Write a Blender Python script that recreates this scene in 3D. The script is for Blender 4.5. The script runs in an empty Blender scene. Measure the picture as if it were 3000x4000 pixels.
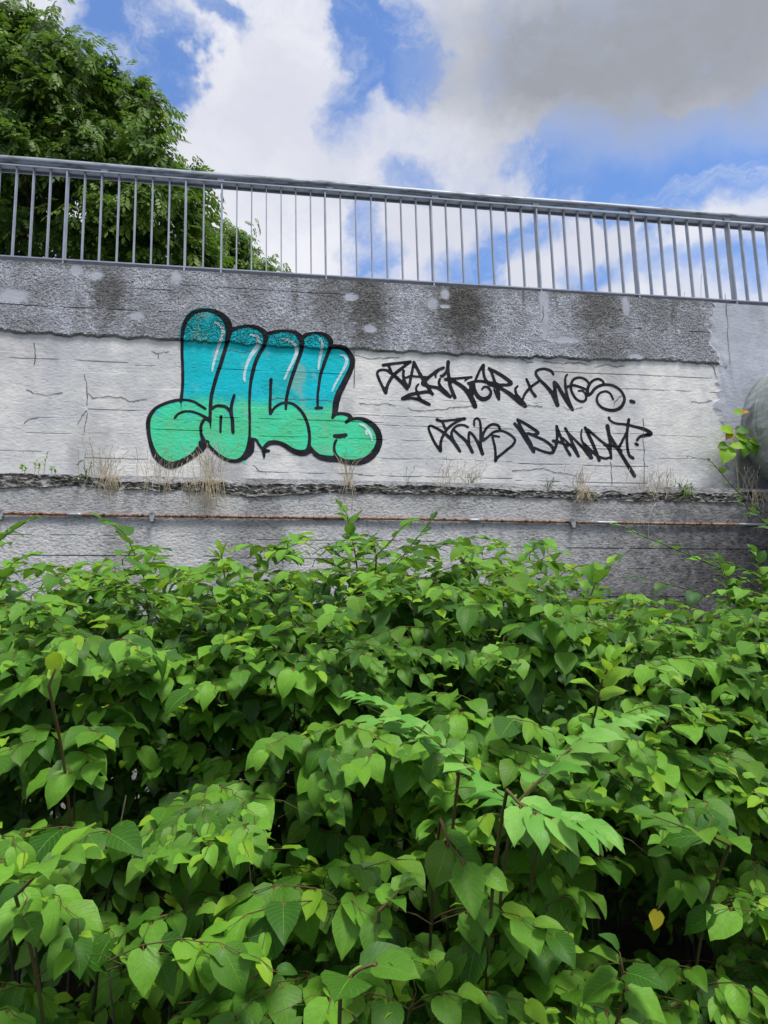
import bpy, math, random
import numpy as np
from mathutils import Vector, Matrix
random.seed(7); rng = np.random.default_rng(11)
scene = bpy.context.scene
COL = scene.collection

# ------------------------------------------------------------------ camera
EYE = 1.6; DIST = 7.3; FPX = 3000.0
def _n(v): v = np.array(v, float); return v/np.linalg.norm(v)
up_c = _n((-440, -17800, 3000))            # world up seen in camera axes (right, down, forward)
hv = np.array((20450, 310, 3000), float)   # wall direction
hx = _n(hv - hv.dot(up_c)*up_c)
hy = np.cross(hx, up_c)                    # away from camera, into the wall
if hy[2] < 0: hy = -hy
Rm = np.array([hx, hy, up_c])              # rows: world axes in camera axes
CAM = np.array((0.0, -DIST, EYE))
def ray(px, py): return Rm @ np.array(((px-1500)/FPX, (py-2000)/FPX, 1.0))
def P(px, py, Y=0.0):                      # photo pixel -> point on the vertical plane y=Y
    r = ray(px, py); t = (Y-CAM[1])/r[1]; return CAM + r*t
def PD(px, py, d): return P(px, py, -DIST+d)
def proj(p):
    c = Rm.T @ (np.asarray(p, float)-CAM)
    return 1500+FPX*c[0]/c[2], 2000+FPX*c[1]/c[2]
cam = bpy.data.cameras.new('camera'); camo = bpy.data.objects.new('camera', cam); COL.objects.link(camo)
M3 = np.array([Rm @ np.array((1, 0, 0)), Rm @ np.array((0, -1, 0)), Rm @ np.array((0, 0, -1))]).T
camo.matrix_world = Matrix.Translation(CAM) @ Matrix(M3.tolist()).to_4x4()
cam.sensor_fit = 'VERTICAL'; cam.sensor_height = 36; cam.lens = 27.0
cam.clip_start = 0.05; cam.clip_end = 3000
scene.camera = camo

# ------------------------------------------------------------------ light, exposure
SUN_EL, SUN_AZ = math.radians(66), math.radians(144)      # azimuth clockwise from +Y; behind the camera, to the right
scene.view_settings.view_transform = 'Standard'; scene.view_settings.look = 'None'
scene.view_settings.exposure = 0.25; scene.view_settings.gamma = 1.0
scene.view_settings.use_curve_mapping = False
scene.cycles.max_bounces = 7; scene.cycles.diffuse_bounces = 3; scene.cycles.transmission_bounces = 4; scene.cycles.glossy_bounces = 2
sun = bpy.data.lights.new('sun', 'SUN'); sun.energy = 3.1; sun.angle = math.radians(14); sun.color = (1.0, 0.96, 0.9)
suno = bpy.data.objects.new('sun', sun); COL.objects.link(suno)
sd = Vector((math.sin(SUN_AZ)*math.cos(SUN_EL), math.cos(SUN_AZ)*math.cos(SUN_EL), math.sin(SUN_EL)))
suno.rotation_euler = sd.to_track_quat('Z', 'Y').to_euler()

class NT:
    def __init__(s, tree): s.t = tree; s.N = tree.nodes; s.L = tree.links
    def n(s, typ, **kw):
        nd = s.N.new(typ)
        for k, v in kw.items(): setattr(nd, k, v)
        return nd
    def put(s, sock, v):
        if isinstance(v, bpy.types.NodeSocket): s.L.new(v, sock)
        elif v is not None: sock.default_value = v
    def m(s, op, a, b=None, c=None, clamp=False):
        nd = s.n('ShaderNodeMath', operation=op, use_clamp=clamp)
        for i, v in enumerate((a, b, c)):
            if v is not None: s.put(nd.inputs[i], v)
        return nd.outputs[0]
    def vm(s, op, a, b=None, sc=None):
        nd = s.n('ShaderNodeVectorMath', operation=op); s.put(nd.inputs[0], a)
        if b is not None: s.put(nd.inputs[1], b)
        if sc is not None: s.put(nd.inputs['Scale'], sc)
        return nd.outputs['Value'] if op in ('DOT_PRODUCT', 'LENGTH') else nd.outputs['Vector']
    def noise(s, vec, scale, detail=4, rough=0.55, dist=0.0, col=False):
        nd = s.n('ShaderNodeTexNoise'); s.put(nd.inputs['Vector'], vec)
        nd.inputs['Scale'].default_value = scale; nd.inputs['Detail'].default_value = detail
        nd.inputs['Roughness'].default_value = rough; nd.inputs['Distortion'].default_value = dist
        return nd.outputs['Color' if col else 'Fac']
    def ramp(s, f, lo, hi, a=0.0, b=1.0):
        nd = s.n('ShaderNodeMapRange', interpolation_type='SMOOTHSTEP'); s.put(nd.inputs[0], f)
        nd.inputs[1].default_value = lo; nd.inputs[2].default_value = hi
        nd.inputs[3].default_value = a; nd.inputs[4].default_value = b
        return nd.outputs[0]
    def mix(s, f, a, b, mode='MIX'):
        nd = s.n('ShaderNodeMix', data_type='RGBA', blend_type=mode); s.put(nd.inputs[0], f)
        for i, v in ((6, a), (7, b)):
            if isinstance(v, tuple): v = tuple(v[:3])+(1.0,)
            s.put(nd.inputs[i], v)
        return nd.outputs[2]
    def scale(s, vec, v):
        return s.vm('MULTIPLY', vec, v)
    def attr(s, name):
        nd = s.n('ShaderNodeAttribute', attribute_name=name); return nd.outputs['Fac']

world = bpy.data.worlds.new('World'); scene.world = world; world.use_nodes = True
w = NT(world.node_tree); w.N.clear()
wo = w.n('ShaderNodeOutputWorld'); bg = w.n('ShaderNodeBackground'); bg.inputs['Strength'].default_value = 0.1
w.L.new(bg.outputs[0], wo.inputs[0])
sky = w.n('ShaderNodeTexSky', sky_type='NISHITA'); sky.sun_disc = False
sky.sun_elevation = SUN_EL; sky.sun_rotation = SUN_AZ; sky.air_density = 1.3; sky.dust_density = 0.6; sky.ozone_density = 2.5
tc = w.n('ShaderNodeTexCoord').outputs['Generated']
# drift the direction a little so that cloud edges wander
wob = w.vm('SCALE', w.vm('SUBTRACT', w.noise(tc, 4.0, 6, 0.6, col=True), (0.5, 0.5, 0.5)), sc=0.13)
wob2 = w.vm('SCALE', w.vm('SUBTRACT', w.noise(tc, 16.0, 5, 0.62, col=True), (0.5, 0.5, 0.5)), sc=0.05)
dw = w.vm('ADD', w.vm('ADD', tc, wob), wob2)
def blob(px, py, rx, ry, ang=0.0, soft=1.0):
    c = _n(ray(px, py)); e = 40
    ax = _n(ray(px+e*math.cos(ang), py+e*math.sin(ang)) - ray(px, py)); ay = _n(ray(px-e*math.sin(ang), py+e*math.cos(ang)) - ray(px, py))
    k = 1.0/np.linalg.norm(ray(px, py)); ax = ax*FPX/(rx*k); ay = ay*FPX/(ry*k)
    d = w.vm('SUBTRACT', dw, tuple(c))
    a = w.vm('DOT_PRODUCT', d, tuple(ax)); b = w.vm('DOT_PRODUCT', d, tuple(ay))
    r = w.m('SQRT', w.m('ADD', w.m('MULTIPLY', a, a), w.m('MULTIPLY', b, b)))
    return w.ramp(r, 0.35, 1.25, 1.0, 0.0)
BLUE = [(560, 130, 250, 260, .3, 1.15), (760, 330, 90, 190, .3, .9), (640, 470, 110, 150, .2, .35), (1470, 190, 190, 190, 0, .95),
        (1330, 400, 110, 150, .5, .6), (1620, 330, 130, 100, .2, .6), (900, 70, 60, 120, -.4, .7), (1330, 30, 90, 110, 0, .8),
        (2350, 590, 360, 140, .15, .95), (2750, 640, 400, 150, .25, 1.05), (2950, 480, 200, 130, 0, .7), (2550, 800, 260, 70, .2, .45),
        (1590, 690, 150, 75, -.2, .5), (2150, 880, 150, 90, .1, .6), (2420, 760, 130, 80, .1, .5), (1440, 1030, 130, 120, 0, .8), (1830, 1080, 180, 120, 0, .8), (2300, 1060, 130, 90, 0, .6),
        (2560, 1050, 300, 90, 0, .45), (2940, 1060, 170, 130, 0, .7), (1960, 960, 120, 150, 0, .75), (1400, 830, 80, 110, 0, .6), (2620, 900, 90, 60, 0, .5)]
blue = None
for (a, b, c, d, e, s_) in BLUE:
    v = w.m('MULTIPLY', blob(a, b, c, d, e), s_)
    blue = v if blue is None else w.m('ADD', blue, v)
fb = w.noise(w.vm('MULTIPLY', dw, (1, 1, 1.3)), 5.5, 10, 0.68)
fl = w.noise(tc, 1.9, 3, 0.5)
den = w.m('ADD', w.m('SUBTRACT', 0.86, blue), w.m('MULTIPLY', w.m('SUBTRACT', fb, 0.5), 1.9))
den = w.m('ADD', den, w.m('MULTIPLY', w.m('SUBTRACT', fl, 0.5), 0.5))
wisp = w.ramp(w.noise(w.vm('MULTIPLY', dw, (1.6, 1, 3.0)), 6.0, 8, .66, .6), .44, .74, .03, .62)
cov = w.m('MAXIMUM', w.ramp(den, -0.12, 1.02), w.m('MULTIPLY', wisp, w.ramp(den, -.9, .1, .35, 1.0)))
grey = w.m('ADD', blob(2600, 130, 960, 400, .10), w.m('MULTIPLY', blob(1900, 250, 420, 300, .4), .28), clamp=True)
grey = w.m('MULTIPLY', grey, w.ramp(fb, 0.25, 0.6, 0.75, 1.0))
shade = w.noise(dw, 3.3, 6, 0.55)
ccol = w.mix(w.ramp(shade, 0.38, 0.68), (5.9, 6.1, 6.9), (7.6, 7.65, 8.1))
ccol = w.mix(grey, ccol, (2.9, 3.1, 3.5))
cov = w.m('MAXIMUM', cov, w.m('MULTIPLY', grey, 0.95))
skyc = w.mix(1.0, sky.outputs[0], (0.98, 1.24, 1.66), 'MULTIPLY')
w.L.new(w.mix(cov, skyc, ccol), bg.inputs['Color'])

# ------------------------------------------------------------------ helpers
def tag(o, label=None, cat=None, group=None, kind=None):
    if label: o['label'] = label
    if cat: o['category'] = cat
    if group: o['group'] = group
    if kind: o['kind'] = kind
    return o
def empty(name, loc, label=None, cat=None, group=None):
    o = bpy.data.objects.new(name, None); COL.objects.link(o); o.location = loc; o.empty_display_size = .1
    return tag(o, label, cat, group)
class MB:
    def __init__(s): s.v = []; s.f = []; s.mi = []
    def box(s, a, b, mi=0):
        x0, y0, z0 = a; x1, y1, z1 = b; k = len(s.v)
        s.v += [(x0,y0,z0),(x1,y0,z0),(x1,y1,z0),(x0,y1,z0),(x0,y0,z1),(x1,y0,z1),(x1,y1,z1),(x0,y1,z1)]
        for q in ((0,3,2,1),(4,5,6,7),(0,1,5,4),(1,2,6,5),(2,3,7,6),(3,0,4,7)): s.f.append(tuple(k+i for i in q)); s.mi.append(mi)
    def tube(s, path, rad, sides=6, mi=0, cap=True):
        path = [np.asarray(p, float) for p in path]; n = len(path)
        if not hasattr(rad, '__len__'): rad = [rad]*n
        k0 = len(s.v); prev = None
        for i in range(n):
            t = path[min(i+1, n-1)]-path[max(i-1, 0)]; t = t/(np.linalg.norm(t)+1e-9)
            if prev is None:
                a = np.cross(t, (0, 0, 1.0)); 
                if np.linalg.norm(a) < .1: a = np.cross(t, (0, 1.0, 0))
            else: a = prev - t*prev.dot(t)
            a = a/np.linalg.norm(a); prev = a; b = np.cross(t, a)
            for j in range(sides):
                th = 2*math.pi*j/sides
                s.v.append(tuple(path[i]+rad[i]*(math.cos(th)*a+math.sin(th)*b)))
        for i in range(n-1):
            for j in range(sides):
                j2 = (j+1) % sides
                s.f.append((k0+i*sides+j, k0+i*sides+j2, k0+(i+1)*sides+j2, k0+(i+1)*sides+j)); s.mi.append(mi)
        if cap:
            s.f.append(tuple(k0+j for j in reversed(range(sides)))); s.mi.append(mi)
            s.f.append(tuple(k0+(n-1)*sides+j for j in range(sides))); s.mi.append(mi)
    def mesh(s, name, mats, smooth=False):
        me = bpy.data.meshes.new(name); me.from_pydata([tuple(map(float, v)) for v in s.v], [], s.f)
        for m_ in (mats if isinstance(mats, (list, tuple)) else [mats]): me.materials.append(m_)
        if any(s.mi): me.polygons.foreach_set('material_index', s.mi)
        if smooth: me.polygons.foreach_set('use_smooth', [True]*len(me.polygons))
        me.update(); return me
    def build(s, name, mats, parent=None, smooth=False, off=None):
        if parent is not None and off is None: off = parent.location
        if off is not None: s.v = [(v[0]-off[0], v[1]-off[1], v[2]-off[2]) for v in s.v]
        me = s.mesh(name, mats, smooth); o = bpy.data.objects.new(name, me); COL.objects.link(o)
        if parent is not None: o.parent = parent
        return o
def npmesh(name, V, F, mat, parent=None, smooth=False, attrs=None, off=(0, 0, 0)):
    V = np.asarray(V, np.float32)-np.asarray(off, np.float32); F = np.asarray(F, np.int32)
    me = bpy.data.meshes.new(name); k = F.shape[1]
    me.vertices.add(len(V)); me.vertices.foreach_set('co', V.ravel())
    me.loops.add(F.size); me.loops.foreach_set('vertex_index', F.ravel())
    me.polygons.add(len(F)); me.polygons.foreach_set('loop_start', np.arange(0, F.size, k, dtype=np.int32))
    me.polygons.foreach_set('use_smooth', np.full(len(F), smooth))
    if attrs:
        for an, av in attrs.items():
            at = me.attributes.new(an, 'FLOAT', 'POINT'); at.data.foreach_set('value', np.asarray(av, np.float32).ravel())
    me.materials.append(mat); me.update(calc_edges=True); me.validate()
    o = bpy.data.objects.new(name, me); COL.objects.link(o)
    if parent is not None: o.parent = parent
    return o
def vnoise(x, y, seed=0):
    x = np.asarray(x, float); y = np.asarray(y, float)
    xi = np.floor(x).astype(np.int64); yi = np.floor(y).astype(np.int64); fx = x-xi; fy = y-yi
    fx = fx*fx*(3-2*fx); fy = fy*fy*(3-2*fy)
    def h(a, b):
        n = (a*374761393+b*668265263+seed*1442695041) & 0x7fffffff
        n = ((n ^ (n >> 13))*1274126177) & 0x7fffffff
        return ((n ^ (n >> 16)) & 0xffff)/65535.0
    return (h(xi, yi)*(1-fx)+h(xi+1, yi)*fx)*(1-fy)+(h(xi, yi+1)*(1-fx)+h(xi+1, yi+1)*fx)*fy
def fbm(x, y, oct=4, seed=0):
    s_ = 0; a = .5; t = 0
    for o in range(oct): s_ = s_+a*vnoise(np.asarray(x)*2**o, np.asarray(y)*2**o, seed+o*17); t += a; a *= .55
    return s_/t
def sstep(a, b, x): t = np.clip((x-a)/(b-a), 0, 1); return t*t*(3-2*t)
def catmull(pts, per=6):
    p = np.array(pts, float)
    if len(p) < 3: return p
    q = np.vstack([2*p[0]-p[1], p, 2*p[-1]-p[-2]]); out = []
    for i in range(1, len(q)-2):
        for k in range(per):
            t = k/per; out.append(.5*((2*q[i])+(-q[i-1]+q[i+1])*t+(2*q[i-1]-5*q[i]+4*q[i+1]-q[i+2])*t*t+(-q[i-1]+3*q[i]-3*q[i+1]+q[i+2])*t**3))
    out.append(q[-2]); return np.array(out)

# ------------------------------------------------------------------ materials
def newmat(name):
    m_ = bpy.data.materials.new(name); m_.use_nodes = True; t = NT(m_.node_tree); t.N.clear()
    out = t.n('ShaderNodeOutputMaterial'); b = t.n('ShaderNodeBsdfPrincipled'); t.L.new(b.outputs[0], out.inputs[0])
    b.inputs['Roughness'].default_value = .8; b.inputs['Specular IOR Level'].default_value = .3
    t.pos = t.n('ShaderNodeNewGeometry').outputs['Position']; t.b = b; t.out = out
    return m_, t
def bump(t, h, dist, strength=1.0):
    bn = t.n('ShaderNodeBump'); bn.inputs['Distance'].default_value = dist; bn.inputs['Strength'].default_value = strength
    t.put(bn.inputs['Height'], h); t.L.new(bn.outputs[0], t.b.inputs['Normal'])
def pits(t):           # gravelly exposed texture of the upper band: 0 in the pits, 1 on the grains
    a = t.noise(t.scale(t.pos, (1, 1, 1.5)), 62, 4, 0.68, 0.6)
    return t.ramp(a, 0.38, 0.56)
def grain(t):          # thin horizontal dents left by the shuttering boards
    a = t.noise(t.scale(t.pos, (1.0, 1.0, 5.0)), 13, 5, 0.66, 0.25)
    return t.ramp(a, 0.32, 0.39)
def wall_colour(t):
    p = t.pos; st = t.attr('stain_shade'); sm = t.attr('smooth'); bd = t.attr('band')
    big = t.noise(p, 1.3, 5, 0.6); med = t.noise(p, 7, 5, 0.6); fine = t.noise(p, 70, 3, .6)
    white = t.mix(t.ramp(big, .32, .68), (.56, .575, .61), (.86, .855, .82))
    white = t.mix(t.ramp(med, .35, .75, 0, .5), white, (.46, .47, .50))
    g = grain(t)
    gsel = t.ramp(t.noise(p, 2.7, 3), .40, .62, .12, .55)
    white = t.mix(t.m('MULTIPLY', t.m('SUBTRACT', 1.0, g), gsel), white, (.18, .18, .19))
    dots = t.n('ShaderNodeTexVoronoi', feature='F1'); t.L.new(p, dots.inputs['Vector']); dots.inputs['Scale'].default_value = 17
    dsel = t.m('MULTIPLY', t.ramp(dots.outputs['Distance'], .06, .10, 1, 0), t.ramp(t.noise(p, 2.2, 2), .5, .56))
    white = t.mix(t.m('MULTIPLY', dsel, .7), white, (.08, .08, .08))
    yel = t.m('MULTIPLY', t.ramp(t.noise(t.scale(p, (1, 1, .6)), 2.6, 4, .6), .56, .76), .3)
    white = t.mix(yel, white, (.60, .57, .45))
    pk = pits(t)
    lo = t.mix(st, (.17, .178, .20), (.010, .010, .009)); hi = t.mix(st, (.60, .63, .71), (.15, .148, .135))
    rough = t.mix(pk, lo, hi)
    rough = t.mix(t.ramp(med, .38, .66, 0, .55), rough, t.mix(st, (.30, .31, .35), (.06, .06, .058)))
    plaster = t.mix(t.ramp(med, .3, .7), (.40, .43, .50), (.50, .53, .60))
    plaster = t.mix(t.ramp(fine, .3, .7, 0, .25), plaster, (.3, .31, .34))
    c = t.mix(bd, white, rough); c = t.mix(sm, c, plaster)
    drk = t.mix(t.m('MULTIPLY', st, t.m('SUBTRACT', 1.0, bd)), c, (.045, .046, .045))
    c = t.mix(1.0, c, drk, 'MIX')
    hgt = t.m('ADD', t.m('MULTIPLY', t.m('MULTIPLY', pk, bd), t.m('SUBTRACT', 1.0, sm)), t.m('MULTIPLY', t.m('MULTIPLY', g, .35), t.m('SUBTRACT', 1.0, bd)))
    hgt = t.m('ADD', hgt, t.m('MULTIPLY', fine, .25))
    return c, hgt, pk, g
M = {}
m_, t = newmat('weathered_concrete'); c, h, pk, g = wall_colour(t)
t.L.new(c, t.b.inputs['Base Color']); t.b.inputs['Roughness'].default_value = .9; bump(t, h, .009, .55); M['wall'] = m_
def paint(name, colf):
    m_, t = newmat(name); bd = t.attr('band'); sm = t.attr('smooth'); pk = pits(t); g = grain(t)
    c = colf(t)
    pit = t.m('MULTIPLY', t.m('MULTIPLY', t.m('SUBTRACT', 1.0, pk), bd), t.m('SUBTRACT', 1.0, sm))
    c = t.mix(t.m('MULTIPLY', pit, .85), c, (.015, .02, .02))
    c = t.mix(t.m('MULTIPLY', t.m('MULTIPLY', t.m('SUBTRACT', 1.0, g), .3), t.m('SUBTRACT', 1.0, bd)), c, (.03, .06, .06))
    t.L.new(c, t.b.inputs['Base Color']); t.b.inputs['Roughness'].default_value = .8; t.b.inputs['Specular IOR Level'].default_value = .12
    h = t.m('ADD', t.m('MULTIPLY', pk, bd), t.m('MULTIPLY', t.m('MULTIPLY', g, .35), t.m('SUBTRACT', 1.0, bd)))
    bump(t, h, .012, .9); return m_
ZMID = P(1000, 1560)[2]
def fillc(t):
    sx = t.n('ShaderNodeSeparateXYZ'); t.L.new(t.pos, sx.inputs[0])
    z = t.m('ADD', sx.outputs[2], t.m('MULTIPLY', t.m('SUBTRACT', t.noise(t.pos, 3.2, 5, .6), .5), .36))
    f = t.ramp(z, ZMID-.12, ZMID+.07)
    low = t.mix(t.ramp(t.noise(t.pos, 4.5, 3), .35, .65), (.10, .66, .33), (.075, .76, .43))
    top = t.mix(t.ramp(t.noise(t.pos, 3.5, 3), .35, .65), (.012, .50, .56), (.010, .60, .72))
    c = t.mix(f, low, top)
    near = t.m('MULTIPLY', t.ramp(z, ZMID-.32, ZMID-.1), t.ramp(z, ZMID-.05, ZMID+.25, 1, 0))
    c = t.mix(t.m('MULTIPLY', near, t.ramp(t.noise(t.pos, 7, 2), .56, .68, 0, .6)), c, (.05, .55, .68))
    c = t.mix(t.ramp(t.noise(t.scale(t.pos, (1, 1, .6)), 5, 3, .5), .55, .70, 0, .6), c, (.30, .50, .42))
    c = t.mix(t.ramp(t.noise(t.pos, 26, 4, .65), .56, .72, 0, .3), c, (.20, .46, .42))
    return c
M['fill'] = paint('teal_green_paint', fillc)
M['black'] = paint('black_spray_paint', lambda t: t.mix(t.ramp(t.noise(t.pos, 9, 4), .35, .7), (.014, .015, .020), (.032, .033, .045)))
M['hilite'] = paint('pale_spray_paint', lambda t: t.mix(t.ramp(t.noise(t.pos, 12, 3), .35, .7), (.52, .74, .78), (.68, .82, .86)))
m_, t = newmat('crack_dark'); t.b.inputs['Base Color'].default_value = (.13, .13, .13, 1); M['crack'] = m_
m_, t = newmat('ledge_crust')
n1 = t.noise(t.scale(t.pos, (1, 1, 2.2)), 17, 6, .7); n2 = t.noise(t.pos, 60, 3, .6)
c = t.mix(t.ramp(n1, .38, .66), (.035, .034, .033), (.46, .45, .435)); c = t.mix(t.ramp(t.noise(t.pos, 3.3, 4), .5, .7, 0, .6), c, (.10, .075, .05))
t.L.new(c, t.b.inputs['Base Color']); bump(t, t.m('ADD', n1, t.m('MULTIPLY', n2, .3)), .03, 1); M['crust'] = m_
m_, t = newmat('lower_concrete')
st = t.attr('stain_shade'); n1 = t.noise(t.scale(t.pos, (1, 1, 2.0)), 30, 5, .68); med = t.noise(t.pos, 5, 5, .6)
n3 = t.ramp(n1, .36, .52); c = t.mix(n3, (.24, .24, .25), (.60, .605, .62)); c = t.mix(t.ramp(med, .3, .7, 0, .7), c, (.50, .51, .53))
c = t.mix(t.ramp(t.noise(t.scale(t.pos, (1, 1, .4)), 2.4, 4), .45, .7, 0, .5), c, (.70, .69, .67))
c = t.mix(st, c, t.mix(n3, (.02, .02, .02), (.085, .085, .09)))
t.L.new(c, t.b.inputs['Base Color']); bump(t, n1, .012, .9); M['lower'] = m_
m_, t = newmat('galvanised_steel'); mm = t.noise(t.scale(t.pos, (1, 1, .6)), 9, 4)
t.L.new(t.mix(t.ramp(mm, .3, .7), (.29, .325, .39), (.38, .42, .50)), t.b.inputs['Base Color'])
t.b.inputs['Metallic'].default_value = .35; t.b.inputs['Roughness'].default_value = .5; M['steel'] = m_
m_, t = newmat('handrail_steel'); mm = t.noise(t.scale(t.pos, (.6, 3, 3)), 6, 6, .7)
t.L.new(t.mix(t.ramp(mm, .45, .66), (.30, .34, .40), (.10, .105, .11)), t.b.inputs['Base Color'])
t.b.inputs['Metallic'].default_value = .3; t.b.inputs['Roughness'].default_value = .5; bump(t, mm, .004, .5); M['hrail'] = m_
m_, t = newmat('rusty_steel'); rr = t.noise(t.scale(t.pos, (3, 6, 6)), 9, 5, .7)
c = t.mix(t.ramp(rr, .4, .6), (.22, .075, .035), (.36, .28, .23)); c = t.mix(t.ramp(t.noise(t.scale(t.pos, (8, 1, 1)), 6, 3), .55, .62), c, (.09, .03, .015))
t.L.new(c, t.b.inputs['Base Color']); bump(t, rr, .004, .6); M['rust'] = m_
m_, t = newmat('zinc_sleeve'); t.b.inputs['Base Color'].default_value = (.38, .39, .40, 1); t.b.inputs['Metallic'].default_value = .4
t.b.inputs['Roughness'].default_value = .45; M['zinc'] = m_
m_, t = newmat('duct_metal'); dn = t.noise(t.scale(t.pos, (1, 1, 4)), 4, 6, .7)
c = t.mix(t.ramp(dn, .35, .7), (.33, .36, .355), (.54, .575, .58)); c = t.mix(t.ramp(t.noise(t.pos, 2.5, 5, .6), .5, .68, 0, .7), c, (.10, .095, .08))
t.L.new(c, t.b.inputs['Base Color']); t.b.inputs['Roughness'].default_value = .55; t.b.inputs['Metallic'].default_value = .2; bump(t, dn, .006, .5); M['duct'] = m_

def leafmat(name, dark, light, back, transl, gloss=.48, posnoise=0.0, veins=True, transcol=None, spots=True):
    m_ = bpy.data.materials.new(name); m_.use_nodes = True; t = NT(m_.node_tree); t.N.clear()
    out = t.n('ShaderNodeOutputMaterial'); geo = t.n('ShaderNodeNewGeometry'); t.pos = geo.outputs['Position']
    rnd = t.n('ShaderNodeObjectInfo').outputs['Random'] if not posnoise else t.ramp(t.noise(t.pos, posnoise, 3, .6), .35, .65)
    c = t.mix(rnd, dark, light)
    c = t.mix(t.ramp(t.m('FRACT', t.m('MULTIPLY', rnd, 7.31)), .78, 1.0, 0, .35), c, (.13, .17, .02))
    if posnoise and posnoise < 5: c = t.mix(t.ramp(t.noise(t.pos, 2.3, 3, .55), .60, .70, 0, .8), c, (.28, .34, .04))
    b = t.n('ShaderNodeBsdfPrincipled')
    if veins:
        uv = t.n('ShaderNodeTexCoord').outputs['UV']; sx = t.n('ShaderNodeSeparateXYZ'); t.L.new(uv, sx.inputs[0])
        u, v = sx.outputs[0], sx.outputs[1]; av = t.m('ABSOLUTE', v)
        rib = t.ramp(av, .0, .035, 1, 0)
        ph = t.m('FRACT', t.m('MULTIPLY', t.m('SUBTRACT', u, t.m('MULTIPLY', av, .35)), 8.0))
        sv = t.ramp(t.m('ABSOLUTE', t.m('SUBTRACT', ph, .5)), .0, .10, 1, 0)
        vein = t.m('MAXIMUM', rib, t.m('MULTIPLY', sv, .38))
        c = t.mix(t.m('MULTIPLY', vein, .5), c, tuple(min(1, x*1.9+.03) for x in light))
        if spots:
            sp = t.m('MULTIPLY', t.ramp(t.noise(t.pos, 38, 4, .6), .60, .70), t.ramp(t.noise(t.pos, 5, 2), .5, .6))
            c = t.mix(t.m('MULTIPLY', sp, .6), c, (.20, .26, .03))
        mot = t.noise(t.pos, 60, 3); c = t.mix(t.ramp(mot, .3, .7, 0, .18), c, dark)
        bn = t.n('ShaderNodeBump'); bn.inputs['Distance'].default_value = .003; bn.inputs['Strength'].default_value = .6
        t.put(bn.inputs['Height'], t.m('ADD', t.m('MULTIPLY', vein, -1.0), t.m('MULTIPLY', mot, .4))); t.L.new(bn.outputs[0], b.inputs['Normal'])
    c2 = t.mix(geo.outputs['Backfacing'], c, t.mix(.5, c, back))
    t.L.new(c2, b.inputs['Base Color']); b.inputs['Roughness'].default_value = gloss; b.inputs['Specular IOR Level'].default_value = .28
    tr = t.n('ShaderNodeBsdfTranslucent'); t.L.new(t.mix(.6, c2, transcol or (.22, .42, .03)), tr.inputs[0])
    mx = t.n('ShaderNodeMixShader'); mx.inputs[0].default_value = transl
    t.L.new(b.outputs[0], mx.inputs[1]); t.L.new(tr.outputs[0], mx.inputs[2]); t.L.new(mx.outputs[0], out.inputs[0])
    return m_
M['leaf'] = leafmat('knotweed_leaf', (.026, .105, .010), (.190, .440, .036), (.14, .32, .06), .30)
M['leafpale'] = leafmat('pale_leaf', (.10, .32, .035), (.22, .47, .085), (.2, .36, .1), .22)
M['leafy'] = leafmat('knotweed_young_leaf', (.17, .42, .03), (.34, .58, .035), (.24, .42, .06), .42, transcol=(.42, .60, .03))
M['leafyel'] = leafmat('yellowed_leaf', (.55, .50, .02), (.65, .56, .03), (.5, .45, .04), .4, transcol=(.7, .55, .02))
M['leafdk'] = leafmat('bramble_leaf', (.045, .12, .035), (.075, .19, .05), (.12, .2, .09), .25)
M['inner'] = leafmat('inner_leaf_shade', (.028, .095, .014), (.07, .18, .022), (.1, .2, .06), .16, posnoise=9.0, veins=False)  # darker copy of the leaf colour, shade inside the thicket painted in
M['treeleaf'] = leafmat('ash_leaf', (.045, .105, .022), (.15, .265, .045), (.08, .15, .04), .32, posnoise=1.6, veins=False)
M['treeleafo'] = leafmat('ash_leaf_spray', (.05, .12, .022), (.19, .30, .045), (.08, .15, .04), .30, veins=False)
def flat(name, c1, c2, sc, rough=.8, bd=.004):
    m_, t = newmat(name); n = t.noise(t.pos, sc, 5, .6); t.L.new(t.mix(t.ramp(n, .3, .7), c1, c2), t.b.inputs['Base Color'])
    t.b.inputs['Roughness'].default_value = rough; bump(t, n, bd, .7); return m_
M['stem'] = flat('green_stem', (.07, .11, .03), (.13, .06, .035), 12)
M['petiole'] = flat('red_petiole', (.34, .07, .05), (.22, .12, .04), 20, .5)
M['cane'] = flat('knotweed_cane', (.035, .035, .022), (.07, .06, .04), 8)
M['bark'] = flat('bark', (.035, .03, .024), (.10, .085, .07), 9, .9, .02)
M['dry'] = flat('dry_grass', (.36, .29, .18), (.62, .54, .38), 40)
M['grs'] = flat('green_grass', (.08, .17, .03), (.17, .28, .05), 30)
M['soil'] = flat('soil', (.010, .008, .006), (.035, .026, .018), 3, .95, .03)
M['turf'] = flat('turf', (.03, .05, .015), (.06, .09, .025), 2, .95, .03)
M['asphalt'] = flat('asphalt', (.04, .04, .042), (.06, .06, .06), 30, .9, .004)

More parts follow.
